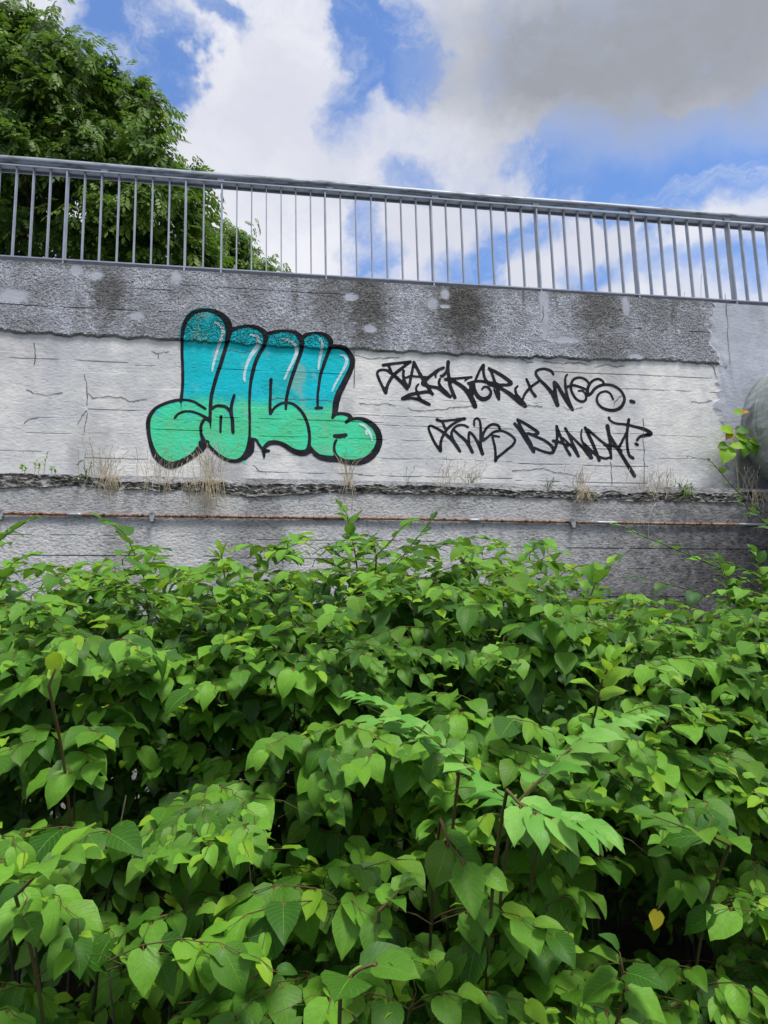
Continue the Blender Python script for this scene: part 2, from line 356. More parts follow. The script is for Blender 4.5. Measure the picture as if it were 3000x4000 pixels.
# ------------------------------------------------------------------ ground, road behind the wall
zt0 = P(0, 1019); zt1 = P(3000, 1195); G = (zt1[2]-zt0[2])/(zt1[0]-zt0[0])       # the wall top falls gently to the right
def zr(px, py, Y=0): p = P(px, py, Y); return p[2]-G*p[0]
ZTOP = zr(1500, 1107)
mb = MB(); mb.box((-400, -400, -.5), (400, 500, 0)); o = mb.build('ground', M['soil']); tag(o, kind='structure')
def slab(name, y0, y1, dz, mat):
    b = MB(); X0, X1 = -60, 60
    v = [(X0, y0), (X1, y0), (X1, y1), (X0, y1)]
    b.v = [(x, y, .02) for x, y in v]+[(x, y, ZTOP+G*x+dz) for x, y in v]
    b.f = [(0,3,2,1),(4,5,6,7),(0,1,5,4),(1,2,6,5),(2,3,7,6),(3,0,4,7)]; b.mi = [0]*6
    return tag(b.build(name, mat), kind='structure')
slab('pavement', .42, 1.9, -.06, M['lower']); slab('road', 1.903, 8.2, -.18, M['asphalt']); slab('embankment', 8.203, 90, -.16, M['turf'])

# ------------------------------------------------------------------ wall face: one grid, split into parts
XL, XR = P(-150, 1500)[0], P(3150, 1500)[0]
xs = np.concatenate([np.arange(-14, XL, .08), np.arange(XL, XR, .010), np.arange(XR, 20, .08)])
SEAM = [ # x0,y0,x1,y1,strength (photo pixels)
 (-300,1388,500,1410,.7),(530,1428,705,1434,.8),(750,1441,1560,1468,.75),(343,1598,573,1604,.9),(820,1630,1560,1652,.9),(524,1669,790,1690,.9),
 (1010,1702,1640,1722,.6),(331,1786,609,1796,.8),(1000,1841,1420,1856,.8),(1400,1854,2000,1873,.9),(2000,1876,2530,1889,1),(2000,1809,2535,1825,.9),
 (1490,1791,2000,1804,.55),(2000,1679,2540,1697,.7),(1400,1617,1900,1638,.6),(1460,1657,2000,1677,.7),(2307,1751,2524,1759,.9),(2163,1455,2823,1477,1),
 (2434,1523,2810,1530,.9),(-300,1175,700,1226,1),(2374,1285,2784,1301,1),(711,1124,1400,1152,.5),(520,1133,680,1141,.6),(100,1628,230,1634,.5),
 (-200,1757,215,1762,.6),(1480,1722,2450,1740,.5),(2500,1700,2760,1706,.6),(2520,1790,2720,1794,.5),(100,1690,330,1696,.5),(1600,1560,2100,1578,.35)]
ZLO = zr(1500, 1960)
seam_rows = [( .5*(zr(a, b)+zr(c, d)), P(a, b)[0], P(c, d)[0], s_) for a, b, c, d, s_ in SEAM]
ZB = [(P(px, py)[0], zr(px, py)) for px, py in ((-300,1283),(0,1296),(250,1308),(700,1328),(1060,1356),(1400,1367),(2000,1392),(2600,1411),(2785,1418),(3200,1432))]
def zband(x): return np.interp(x, [a for a, b in ZB], [b for a, b in ZB])
rows = list(np.arange(ZLO, ZTOP-.001, .0095))
rows = [r for r in rows if all(abs(r-s_[0]) > .0065 for s_ in seam_rows)]
for s_ in seam_rows: rows += [s_[0]-.0055, s_[0]-.0022, s_[0]+.0022, s_[0]+.0055]
rows = np.array(sorted(rows)+[ZTOP]); keep = np.concatenate([[True], np.diff(rows) > .0008]); rows = rows[keep]
XX, RR = np.meshgrid(xs, rows)
ZZ = RR+G*XX+.007*(fbm(XX*2.6, RR*3.0, 3, 77)-.5)*2
XP = P(2775, 1250)[0]                                            # where the rough band stops and the smooth pier begins
pier = sstep(XP-.02, XP+.02, XX+.10*(fbm(XX*3, ZZ*7, 3, 5)-.5)*2)
zb = zband(XX)+.030*(fbm(XX*9, XX*0, 5, 9)-.5)*2
band = sstep(-.004, .006, RR-zb)*(1-pier)
def ell(px, py, rx, ry, k=1.0, soft=.35, wob=.5):
    c = P(px, py); e = P(px+10, py); s_ = np.hypot(*(e-c)[[0, 2]])/10
    r = np.hypot((XX-c[0])/(rx*s_), (ZZ-c[2])/(ry*s_))+wob*(fbm(XX*22, ZZ*22, 3, int(px))-.5)
    return k*(1-sstep(1-soft, 1+soft, r))
patch = np.zeros_like(XX)
for a in ((55,1160,60,32),(540,1238,30,20),(380,1080,28,20),(1372,1163,26,18),(1688,1190,18,26),(1736,1152,16,22),(1445,1287,26,17),(1735,1200,20,8),(2122,1180,18,50),(2124,1260,16,60),
          (300,1060,24,24),(690,1090,22,30),(815,1238,20,26),(2440,1200,14,40),(2200,1330,60,12),(2480,1400,30,14),(1150,1060,50,10)):
    patch = np.maximum(patch, ell(*a))
smooth = np.maximum(pier, patch*band)
stain_shade = np.maximum(.42*sstep(.46, .72, fbm(XX*1.7, ZZ*1.1, 5, 21)), .75*sstep(.56, .74, fbm(XX*5.5, ZZ*.9, 4, 22))*(.35+.65*sstep(-.75, -.1, RR-ZTOP)))
for a in ((430,1150,70,150,.85),(1290,1150,80,180,.7),(1430,1200,90,200,.9),(1800,1200,110,200,1),(700,1130,70,60,.5),(980,1150,70,90,.45),(1870,1140,60,60,.5),(2340,1200,110,150,.85),(2560,1200,110,110,.6),(2700,1260,60,150,.5),
          (450,1020,140,60,.3),(1000,1290,200,60,.35),(2370,1370,120,70,.7),(100,1270,100,40,.5),(2100,1150,60,40,.4)):
    stain_shade = np.maximum(stain_shade, ell(*a[:4], k=a[4], soft=.75, wob=.9))
topst = .6*(1-sstep(.0, .10, ZTOP-RR+.06*(fbm(XX*6, ZZ*3, 3, 3)-.5)))
stain_shade = np.maximum(stain_shade, topst*(.4+.6*sstep(.4,.6,fbm(XX*2.2, ZZ*0, 3, 8))))*(1-.8*pier)
# panel grime: close to the ledge, and dirt with painted shade below the duct
gr = .30*sstep(.52, .72, fbm(XX*2.5, ZZ*.9, 4, 31))*sstep(P(2000,0)[0]-9, P(1200,0)[0], XX)
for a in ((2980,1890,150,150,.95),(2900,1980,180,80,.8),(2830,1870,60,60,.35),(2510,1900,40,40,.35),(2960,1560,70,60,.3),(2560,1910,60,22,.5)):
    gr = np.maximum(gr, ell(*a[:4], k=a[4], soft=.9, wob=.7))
under = 1.0*(1-sstep(.004, .026, zb-RR))*sstep(-.01,0,zb-RR)*(1-pier)  # shadow line of the band, painted as a dark edge below it
stain_shade = np.where(band > .5, stain_shade, np.maximum(gr*.8, under*(.15+1.1*fbm(XX*8, ZZ*8, 2, 4))))
YY = -.0016*(fbm(XX*30, ZZ*60, 3, 41)-.5)*2*(1-band) - .006*(fbm(XX*.9, ZZ*1.5, 3, 2)-.5)*2
YY -= band*(.026+.004*(fbm(XX*55, ZZ*65, 2, 51)-.5)*2*(1-.9*smooth)+.008*(fbm(XX*5, ZZ*5, 3, 52)-.5))
YY -= (1-band)*pier*.012*sstep(.35, .6, fbm(XX*6, ZZ*2.5, 3, 61))*(1-sstep(XP+.12, XP+.3, XX))
for k in range(26):                                                # each shuttering board sits a hair in or out
    pass
brd = np.floor((RR-ZLO)/.148+.15*np.floor(XX/2.1)); YY -= .0022*(vnoise(brd*3.7, np.floor(XX/2.1+brd*.37)*1.9, 71)-.5)*(1-band)*(1-pier)
for (r0, xa, xb, s_) in seam_rows:
    m0 = (np.abs(RR-r0) < .0035) & (XX > xa) & (XX < xb)
    dep = (.012*s_)*sstep(.36, .60, fbm(XX*5, RR*0+r0*9, 4, int(abs(r0)*1000)))*(1-.7*pier)
    YY = np.where(m0, YY+dep, YY)
    stain_shade = np.where(m0, np.maximum(stain_shade, dep*34*s_), stain_shade)
nr, nc = XX.shape
V = np.stack([XX, YY, ZZ+np.where(RR > ZTOP-.0005, .012*(fbm(XX*14, XX*0, 4, 81)-.55), 0)], -1)
def quads(mask):
    idx = np.arange(nr*nc).reshape(nr, nc)
    q = np.stack([idx[:-1, :-1], idx[:-1, 1:], idx[1:, 1:], idx[1:, :-1]], -1)[mask]
    u, inv = np.unique(q, return_inverse=True); return u, inv.reshape(q.shape)
base = (0, .2, 0)
wall = empty('retaining_wall', base, 'tall board-marked concrete wall with a rough dark band on top, graffiti and a crumbling ledge', 'wall')
isb = band[:-1, :-1] > .5; isp = (~isb) & (pier[:-1, :-1] > .5)
A = {'stain_shade': stain_shade, 'smooth': smooth, 'band': band}
for nm, mk in (('rough_band', isb), ('smooth_pier', isp), ('painted_panel', ~isb & ~isp)):
    u, q = quads(mk)
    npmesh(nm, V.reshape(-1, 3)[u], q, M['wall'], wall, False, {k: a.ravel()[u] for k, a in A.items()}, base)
# top of the wall and its body behind the face
tx = xs; ntx = len(tx); tv = []; tf = []
top = V[-1]
ycols = [0, .004, .05, .14, .26, .41]
TV = np.zeros((len(ycols), ntx, 3))
for i, yy in enumerate(ycols):
    TV[i, :, 0] = tx; TV[i, :, 1] = top[:, 1] if i == 0 else yy; TV[i, :, 2] = top[:, 2]+(.0 if i == 0 else .006*(fbm(tx*11, tx*0+i, 3, 90)-.5)+(.004 if i > 1 else 0))
ii = np.arange(len(ycols)*ntx).reshape(len(ycols), ntx)
TQ = np.stack([ii[:-1, :-1], ii[:-1, 1:], ii[1:, 1:], ii[1:, :-1]], -1).reshape(-1, 4)
z0 = np.zeros(len(ycols)*ntx)
npmesh('wall_top', TV.reshape(-1, 3), TQ, M['wall'], wall, False, {'stain_shade': z0+.6, 'smooth': z0, 'band': z0+1}, base)
mb = MB(); mb.v = [(x, y, z) for x in (-14, 20) for y in (.03, .40) for z in (0, ZTOP+G*x-.05)]
mb.f = [(0,1,3,2),(4,6,7,5),(0,4,5,1),(2,3,7,6),(1,5,7,3),(0,2,6,4)]; mb.mi = [0]*6
mb.build('wall_core', M['lower'], wall)

# --- lower wall below the ledge
YLOW = -.178
LT = [(P(px, py, -.17)[0], P(px, py, -.17)[2]) for px, py in ((-400,1843),(0,1849),(200,1852),(470,1877),(700,1886),(1000,1886),(1300,1890),(1600,1895),(2000,1913),(2300,1917),(2760,1926),(3000,1926),(3300,1934))]
LBt = [(P(px, py, -.17)[0], P(px, py, -.17)[2]) for px, py in ((-400,1900),(0,1908),(200,1902),(350,1906),(700,1918),(1000,1940),(1300,1925),(1650,1932),(2000,1942),(2300,1952),(2760,1964),(3000,1964),(3300,1972))]
def lt(x): return np.interp(x, *zip(*LT))
def lb(x): return np.interp(x, *zip(*LBt))
xl = np.concatenate([np.arange(-14, XL, .1), np.arange(XL, XR, .012), np.arange(XR, 20, .1)])
r_lo = np.concatenate([np.arange(0, 1.4, .1), np.arange(1.4, zr(1500, 1900, YLOW)+.06, .010)])
LSEAM = [(90,2169,850,2173,1),(1800,2133,3200,2152,1),(1000,2098,1700,2125,.6),(2300,2330,3200,2334,.8),(900,2174,1900,2192,.6),(2450,2222,3200,2226,.5),(-300,2088,500,2090,.4),(-300,2400,3200,2440,.7)]
ls = [(.5*(zr(a,b,YLOW)+zr(c,d,YLOW)), P(a,b,YLOW)[0], P(c,d,YLOW)[0], s_) for a,b,c,d,s_ in LSEAM]
r_lo = [r for r in r_lo if all(abs(r-s_[0]) > .007 for s_ in ls)]
for s_ in ls: r_lo += [s_[0]-.006, s_[0]-.0025, s_[0]+.0025, s_[0]+.006]
r_lo = np.array(sorted(r_lo)); XX2, R2 = np.meshgrid(xl, r_lo)
XX, RR = XX2, R2; ZZ = RR+G*XX
YY2 = YLOW-.006*(fbm(XX*40, ZZ*55, 3, 101)-.5)-.012*(fbm(XX*2, ZZ*3, 3, 102)-.5)
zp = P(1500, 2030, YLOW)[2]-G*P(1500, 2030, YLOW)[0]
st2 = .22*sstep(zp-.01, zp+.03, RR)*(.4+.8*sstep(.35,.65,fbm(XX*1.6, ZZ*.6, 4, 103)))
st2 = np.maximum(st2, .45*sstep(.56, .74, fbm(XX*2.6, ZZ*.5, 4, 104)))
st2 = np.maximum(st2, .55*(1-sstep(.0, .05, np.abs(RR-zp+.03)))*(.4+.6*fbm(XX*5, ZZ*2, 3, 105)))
for a in ((980,2080,70,60,.5),(2900,2250,560,330,1.0),(2560,2440,520,230,1.0),(2800,2060,300,90,.75),(2200,1985,60,40,.5),(1750,1975,50,50,.5),(2350,2060,70,60,.4),(2250,2150,60,40,.35)):  # big ones at lower right: dirt with shade of duct and bushes painted in
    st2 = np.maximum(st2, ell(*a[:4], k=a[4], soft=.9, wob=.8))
for (r0, xa, xb, s_) in ls:
    m0 = (np.abs(RR-r0) < .004) & (XX > xa) & (XX < xb)
    dep = .012*s_*sstep(.28, .5, fbm(XX*6, RR*0+r0*7, 3, int(r0*1000)))
    YY2 = np.where(m0, YY2+dep, YY2); st2 = np.where(m0, np.maximum(st2, dep*70), st2)
n2, c2 = XX.shape; idx = np.arange(n2*c2).reshape(n2, c2)
q = np.stack([idx[:-1, :-1], idx[:-1, 1:], idx[1:, 1:], idx[1:, :-1]], -1).reshape(-1, 4)
npmesh('lower_wall', np.stack([XX, YY2, ZZ], -1).reshape(-1, 3), q, M['lower'], wall, False, {'stain_shade': st2}, base)
# --- crumbling ledge: profile swept along the wall
xq = np.concatenate([np.arange(-14, XL, .1), np.arange(XL, XR, .012), np.arange(XR, 20, .1)])
prof = [(0.01, 0)]+[(-.17*k/6, 0) for k in range(1, 7)]+[(-.19, -k/9) for k in range(0, 10)]+[(-.16, -1.04), (-.13, -1.06)]
TVs = np.zeros((len(prof), len(xq), 3)); a_ = lt(xq); b_ = lb(xq)
for i, (py_, f) in enumerate(prof):
    ed = 1.0 if i > 5 else i/6
    n_ = fbm(xq*6, xq*0+i*.35, 4, 111)-.5; n2_ = fbm(xq*26, xq*0+i*1.1, 3, 112)-.5
    TVs[i, :, 0] = xq; TVs[i, :, 1] = py_-ed*(.035*n_+.035*n2_)*(1 if py_ < -.1 else .4)
    TVs[i, :, 2] = a_+f*(a_-b_)+.02*(fbm(xq*5, xq*0, 4, 113)-.5)*2+.014*n2_*ed-(0.01 if i == 7 else 0)
ii = np.arange(len(prof)*len(xq)).reshape(len(prof), len(xq))
TQ = np.stack([ii[:-1, :-1], ii[1:, :-1], ii[1:, 1:], ii[:-1, 1:]], -1).reshape(-1, 4)
npmesh('ledge', TVs.reshape(-1, 3), TQ, M['crust'], wall, False, None, base)

# ------------------------------------------------------------------ paint sheets and cracks on the wall face
XXF = V[..., 0]; ZZF = V[..., 2]
def strokes_px(lst, ox, oy, k=600/1659):
    out = []
    for s_ in lst: out.append([(ox+k*a, oy+k*b, (k*c) if c else None) for a, b, c in s_])
    return out
def S(txt):             # "x,y,w x,y x,y" - width carries on when left out
    r = []; wd = 30
    for tok in txt.split():
        p = tok.split(','); 
        if len(p) == 3: wd = float(p[2])
        r.append((float(p[0]), float(p[1]), wd))
    return r
def sdf_strokes(groups, X, Z, wk=1.0):
    d = np.full(X.shape, 1.0)
    for st_ in groups:
        w3 = []
        for (px, py, wd) in st_:
            p = P(px, py); e = P(px+wd*.5*wk, py); w3.append((p[0], p[2], np.hypot(*(e-p)[[0, 2]])))
        w3 = catmull(w3, 5)
        for a, b in zip(w3[:-1], w3[1:]):
            R_ = max(a[2], b[2])+.03
            j0, j1 = np.searchsorted(xs, [min(a[0], b[0])-R_, max(a[0], b[0])+R_])
            if j1 <= j0: continue
            zc = Z[:, (j0+j1)//2]; i0, i1 = np.searchsorted(zc, [min(a[1], b[1])-R_-.02, max(a[1], b[1])+R_+.02])
            xx = X[i0:i1, j0:j1]; zz = Z[i0:i1, j0:j1]
            dx, dz = b[0]-a[0], b[1]-a[1]; L2 = dx*dx+dz*dz+1e-12
            t_ = np.clip(((xx-a[0])*dx+(zz-a[1])*dz)/L2, 0, 1)
            dd = np.hypot(xx-a[0]-t_*dx, zz-a[1]-t_*dz)-(a[2]+t_*(b[2]-a[2]))
            d[i0:i1, j0:j1] = np.minimum(d[i0:i1, j0:j1], dd)
    return d
def sdf_poly(pts, X, Z):
    w2 = np.array([(P(a, b)[0], P(a, b)[2]) for a, b in pts]); d = np.full(X.shape, 9.0); ins = np.zeros(X.shape, bool)
    j0, j1 = np.searchsorted(xs, [w2[:, 0].min()-.05, w2[:, 0].max()+.05])
    xx = X[:, j0:j1]; zz = Z[:, j0:j1]; dd = np.full(xx.shape, 9.0); inn = np.zeros(xx.shape, bool)
    for a, b in zip(w2, np.roll(w2, -1, 0)):
        dx, dz = b-a; L2 = dx*dx+dz*dz+1e-12; t_ = np.clip(((xx-a[0])*dx+(zz-a[1])*dz)/L2, 0, 1)
        dd = np.minimum(dd, np.hypot(xx-a[0]-t_*dx, zz-a[1]-t_*dz))
        c_ = ((a[1] > zz) != (b[1] > zz)); inn ^= c_ & (xx < (b[0]-a[0])*(zz-a[1])/((b[1]-a[1]) or 1e-9)+a[0])
    d[:, j0:j1] = np.where(inn, -dd, dd); return d
def sheet(name, d, off, mat, parent):
    """the wall face where d<0, cut exactly along d=0, lifted off mm"""
    cell = np.stack([d[:-1, :-1], d[:-1, 1:], d[1:, 1:], d[1:, :-1]], -1); full = (cell < 0).all(-1); part = (cell < 0).any(-1) & ~full
    idx = np.arange(nr*nc).reshape(nr, nc); q4 = np.stack([idx[:-1, :-1], idx[:-1, 1:], idx[1:, 1:], idx[1:, :-1]], -1)
    Vf = V.reshape(-1, 3); df = d.ravel(); vs = []; at = {k: [] for k in A}; fs = []; mp = {}
    Af = {k: a.ravel() for k, a in A.items()}
    def vid(i):
        if i not in mp:
            mp[i] = len(vs); vs.append(Vf[i]); [at[k].append(Af[k][i]) for k in A]
        return mp[i]
    def eid(i, j):
        key = (i, j) if i < j else (j, i)
        if key not in mp:
            i, j = key; t_ = df[i]/(df[i]-df[j]); mp[key] = len(vs); vs.append(Vf[i]*(1-t_)+Vf[j]*t_); [at[k].append(Af[k][i]*(1-t_)+Af[k][j]*t_) for k in A]
        return mp[key]
    for c_ in q4[full].tolist(): fs.append([vid(i) for i in c_])
    for c_ in q4[part].tolist():
        poly = []
        for k in range(4):
            i, j = c_[k], c_[(k+1) % 4]
            if df[i] < 0: poly.append(vid(i))
            if (df[i] < 0) != (df[j] < 0): poly.append(eid(i, j))
        if len(poly) >= 3: fs.append(poly)
    me = bpy.data.meshes.new(name); vv = np.array(vs); vv[:, 1] -= off; pl = parent.matrix_basis.translation if parent else (0, 0, 0)
    vv = vv-np.array(base)
    me.from_pydata(vv.tolist(), [], fs)
    for k in A: a_t = me.attributes.new(k, 'FLOAT', 'POINT'); a_t.data.foreach_set('value', np.array(at[k], np.float32))
    me.materials.append(mat); me.update(); o = bpy.data.objects.new(name, me); COL.objects.link(o); o.parent = parent
    return o
R1 = [S(s_) for s_ in (
 "835,1235,30 780,1200 700,1155 600,1140 500,1150,36 400,1180 310,1225 250,1290,45 222,1360,48 220,1450,45 235,1560,42 262,1660,52 300,1740,66 360,1800,74 430,1840,80 480,1845,80 560,1820,72 650,1775,64 740,1710,68 810,1640,74 850,1600,60",
 "880,1340,34 830,1350 800,1390 787,1440 790,1500,32 808,1560,46 838,1610,60", "780,1600,40 800,1660,70 760,1680,80",
 "505,1335,28 540,1295 600,1268 680,1265 750,1285 820,1320,36 880,1360,50", "888,1360,30 890,1400,20 895,1450,6",
 "575,1130,36 590,1000,32 592,870 590,750 585,640 585,540,34 590,450,38 610,350,46 650,270,52 720,208,46 800,185,40 880,185,44 960,210,56 1030,255,70 1078,320,80 1095,400,76 1080,480,54 1060,560,42 1030,660 1000,760 965,860 930,980,40 905,1080 893,1180,38 888,1280,36 888,1370,32",
 "570,1150,30 573,1180,12 575,1250,4", "900,1240,34 950,1208 1010,1205 1060,1220 1100,1265 1125,1340,38 1130,1420,40 1135,1490,38", "1138,1500,10 1140,1565,4",
 "1148,1090,34 1125,1170,36 1115,1250 1118,1300", "1005,1320,36 1000,1400,28 1000,1488,26",
 "1100,400,50 1150,385,44 1230,360,36 1310,355,38 1390,370,46 1440,395,56 1475,430,64 1488,490,56 1470,560,42 1420,640 1375,740 1345,850 1325,960,36 1315,1080,30 1312,1200,28 1315,1330 1315,1480 1310,1560,32 1300,1640,42 1285,1700,56 1250,1760,56 1180,1798,44 1100,1795,40 1020,1760,36 950,1710 890,1650,34 840,1590",
 "1345,1575,44 1338,1640,60 1318,1700,70 1260,1765,50", "1330,1560,30 1380,1570,28 1420,1630 1465,1690", "1465,1690,40 1470,1735,30 1470,1775,8", "1465,1690,40 1520,1690,34",
 "1462,1680,28 1482,1645,44 1532,1607,54 1612,1602,50 1692,1632,52 1762,1680,58 1832,1708,64 1902,1712,70 1960,1690,60")]
R2s = [S(s_) for s_ in (
 "110,440,50 160,428,42 240,408,34 320,405,32 400,416,42 450,445,56 485,490,64 495,560,48 480,640,42 440,750,40 400,860 365,970,38 340,1070,36 325,1160,32 322,1240,28",
 "162,920,38 158,1000,32 155,1100 152,1200 155,1290 175,1260,28 210,1215 270,1180 340,1170 400,1185,32 460,1230,34 515,1300 550,1380 570,1460 578,1550 570,1640,36 545,1690",
 "500,480,50 540,448,42 600,430,32 680,430,32 740,445,42 785,485,56 808,540,50 790,600,42 760,680,40 725,780,38 695,880,34 680,980,30 668,1080,28 665,1200", "645,1228,32 710,1226",
 "820,570,40 900,574,44 960,592,50 1010,640,58 1038,710,58 1030,790 990,880,62 940,980,64 895,1070,70 865,1170 855,1250,62 842,1300,48 825,1335,28",
 "860,1292,38 930,1287,34 1000,1305,46 1018,1340 975,1380,38", "982,1390,8 982,1440,4",
 "1010,1352,36 1080,1342,36 1150,1347,46 1220,1382,58 1280,1432,64 1320,1500,68 1332,1580 1310,1660,72 1260,1730,74 1190,1785 1100,1812,68 1000,1812,58 920,1792,54 868,1750,46 845,1680,30 850,1610 868,1575,26",
 "848,1530,40 900,1533,50 968,1520,42", "960,1540,12 960,1570,5", "570,1640,44 620,1702,48 680,1752,58 760,1772,68 860,1780,66 930,1790,50")]
piece = strokes_px(R1, 500, 1150)+strokes_px(R2s, 1000, 1150)
k_ = 600/1659
FP = [(575,1140),(400,1180),(250,1290),(220,1450),(262,1660),(360,1800),(480,1850),(650,1775),(810,1640),(850,1590),(950,1710),(1100,1795),(1250,1760),(1300,1650),(1330,1560),(1380,1570),(1465,1690),(1530,1610),
 (1613,1600),(1692,1630),(1832,1705),(1902,1715),(1952,1690),(2002,1700),(2062,1750),(2240,1780),(2380,1815),(2480,1815),(2640,1730),(2717,1580),(2700,1500),(2600,1380),(2460,1340),(2390,1350),(2400,1320),(2312,1285),
 (2240,1300),(2250,1170),(2322,980),(2412,790),(2422,710),(2392,640),(2282,570),(2200,570),(2192,540),(2120,440),(2060,425),(1980,425),(1885,480),(1830,440),(1700,400),(1540,425),(1490,440),(1440,390),(1310,350),(1150,385),
 (1095,400),(1030,250),(880,180),(720,205),(610,350),(585,540),(592,870)]
dfill = sdf_poly([(500+k_*a, 1150+k_*b) for a, b in FP], XXF, ZZF)
over = strokes_px([S("565,500,20 570,440,30 590,350,34 650,232,34 740,172,30 850,158,26 950,178,24 1010,215,16"), S("1225,1800,16 1262,1810,34 1262,1845,14 1265,1860,6")], 500, 1150)
dfill = np.minimum(dfill, sdf_strokes(over, XXF, ZZF)+.012*fbm(XXF*60, ZZF*60, 2, 7))
piece_o = sheet('graffiti_piece', dfill, .0022, M['fill'], wall)
piece_o['label'] = 'teal to green bubble lettering reading Lack'
wob_ = .0035*(fbm(XXF*35, ZZF*35, 2, 15)-.5)
sheet('outline', sdf_strokes(piece, XXF, ZZF)+wob_, .0042, M['black'], piece_o)
HL = strokes_px([S(s_) for s_ in ("940,320,26 1000,350,36 1030,410,36 1010,490 980,560,32 950,660,28 920,770,26 910,830,18",
 "1330,455,26 1390,460,32 1410,500,38 1400,560,48 1350,630,46 1300,720,34 1265,830,28 1255,900 1262,945,22")], 500, 1150) + strokes_px([S(s_) for s_ in (
 "290,490,26 370,520,30 430,570,36 435,640,38 400,720,32 360,800,28 320,890,22 305,925,16", "690,500,30 715,550,28 700,640,32 685,720,28 672,810,18",
 "905,655,14 950,665,26 980,710,34 960,780,30 900,890,26 850,980,22 822,1050,14", "1120,1400,24 1180,1430,28 1220,1480,30 1245,1540,26 1255,1585,16", "1186,1478,24 1195,1508,28")], 1000, 1150)
sheet('highlight', sdf_strokes(HL, XXF, ZZF), .0056, M['hilite'], piece_o)
T1a = [S(s_) for s_ in ("270,210,34 360,196,28 460,185 560,175,32", "560,175,28 480,235,30 400,300,34 350,360,32 315,430 295,508,34", "295,508,36 250,420,28 215,340 205,290,26 240,262 300,265 360,300,34 430,360,36 480,410 525,465",
 "330,225,28 355,280", "490,270,26 485,320,28 500,390,32 530,442,34 550,430,30 560,380,28 580,280 600,180", "600,180,32 640,260 690,350,36 740,430 800,528,28", "520,345,24 560,330,22 640,335 730,340",
 "920,240,28 860,265,30 800,310,32 740,360,36 700,410,48 770,440,32 860,460,36 930,510,40 990,555,32", "835,340,20 835,305,22 870,265", "650,415,18 625,450,22 628,490 660,508", "800,520,30 740,500,34 640,515 560,530,36 480,572,40",
 "480,572,38 560,568,30 640,578,34 700,605,40 765,635,34", "640,530,24 670,575,28", "970,178,38 965,240,34 975,330 990,430,36 1015,500,38 1040,560", "972,185,26 950,280 905,330,32 888,325,20", "880,360,24 870,400,28 890,450,34 940,500,36 990,550,32",
 "940,365,32 1020,360,28 1120,350,24 1220,342,26", "1150,380,18 1190,350,18", "990,375,30 1070,410,38 1150,470,46 1210,550,54 1240,610 1258,655,50", "1190,410,34 1250,390,26 1320,385,28 1400,400,32 1500,415",
 "1258,388,26 1290,310 1320,250 1350,210,28 1350,270 1360,340 1400,410,32", "1215,415,34 1215,480,38 1222,540,42", "1245,410,28 1255,480,36 1290,550,44 1350,580,46 1410,555,36 1430,500,28 1400,455,24 1360,445,22 1332,475,18",
 "1410,245,26 1440,300,28 1465,370,30 1490,440 1515,520,32 1515,580,28", "1515,580,26 1490,540,22 1465,470,20", "1410,250,28 1490,290,34 1570,340,38 1645,402,40 1610,425,32 1520,425 1420,425",
 "1440,430,28 1520,455,34 1600,500,42 1680,560,48 1740,610,50 1795,650,42")]
T1b = [S(s_) for s_ in ("60,438,20 35,468,24 45,520,28 80,570,34 110,610,44 140,650", "115,580,22 140,520,26 200,450 290,385", "155,362,24 180,420,28 210,490 250,545,34",
 "445,310,26 420,275,28 350,252,26 280,264 255,300,28 290,360,30 360,430,34 420,500,40 460,570,44 490,640", "490,640,38 470,540 460,450,34 455,395,32 490,430,34 530,500,38 580,580,42 620,640,44 650,690,34", "650,690,34 615,600,30 590,520,28 575,430,26 575,350,22 595,312,18",
 "580,470,24 600,445 660,430,26 740,450 800,475", "820,455,24 830,415 790,365 720,345 660,370,26 635,430 645,500 690,575 750,605 795,585,24 795,530,22 760,490,20 715,490,18",
 "822,440,28 812,530,32 850,520,28 900,460 980,425 1080,430 1160,475 1205,540 1210,600,30 1170,670,32 1090,700 990,680,30 930,630,26 915,570,24 945,515,22 1010,495 1060,520 1090,580", "830,430,26 870,380,24 930,360 980,385 990,420,22", "1285,603,38 1312,609,36")]
sheet('graffiti_tag', sdf_strokes(strokes_px(T1a, 1400, 1350)+strokes_px(T1b, 2000, 1350), XXF, ZZF, 1.10)+wob_*.6, .0025, M['black'], wall)['label'] = 'black handwriting reading Racker x Wes'
T2a = [S(s_) for s_ in ("850,800,34 900,815,26 1000,805,24 1080,795 1145,790,34", "1120,795,28 1040,835,26 970,890,28 920,960 890,1040 885,1135,36", "885,1135,34 830,1060,28 790,980,26 760,900,24 775,865 830,885,26 920,940,30 1000,1010,34 1050,1070,36 1095,1140,32", "910,830,26 935,895",
 "1180,880,26 1140,860,24 1080,860 1030,895 1005,950,26 1020,1010,28 1060,1090,32 1095,1140,28", "1030,910,24 1080,960,28 1150,1020,32 1200,1090,34 1230,1150", "1195,1060,28 1190,980,26 1200,935,24 1240,970,26 1290,1050,32 1340,1170,36", "1340,1165,32 1320,1080,28 1320,980 1320,880,26 1310,815,24 1280,785,22 1250,810 1250,865,20",
 "1340,1020,28 1345,960,26 1390,885 1450,850 1510,865,28 1530,910,26", "1350,1025,26 1400,985,24 1460,935 1540,920,26 1610,945 1660,980 1690,1020 1670,1070 1610,1120 1550,1170 1500,1210,28 1480,1245,30", "1480,1240,30 1480,1160,26 1470,1080 1450,1000 1460,975,24 1520,985,20")]
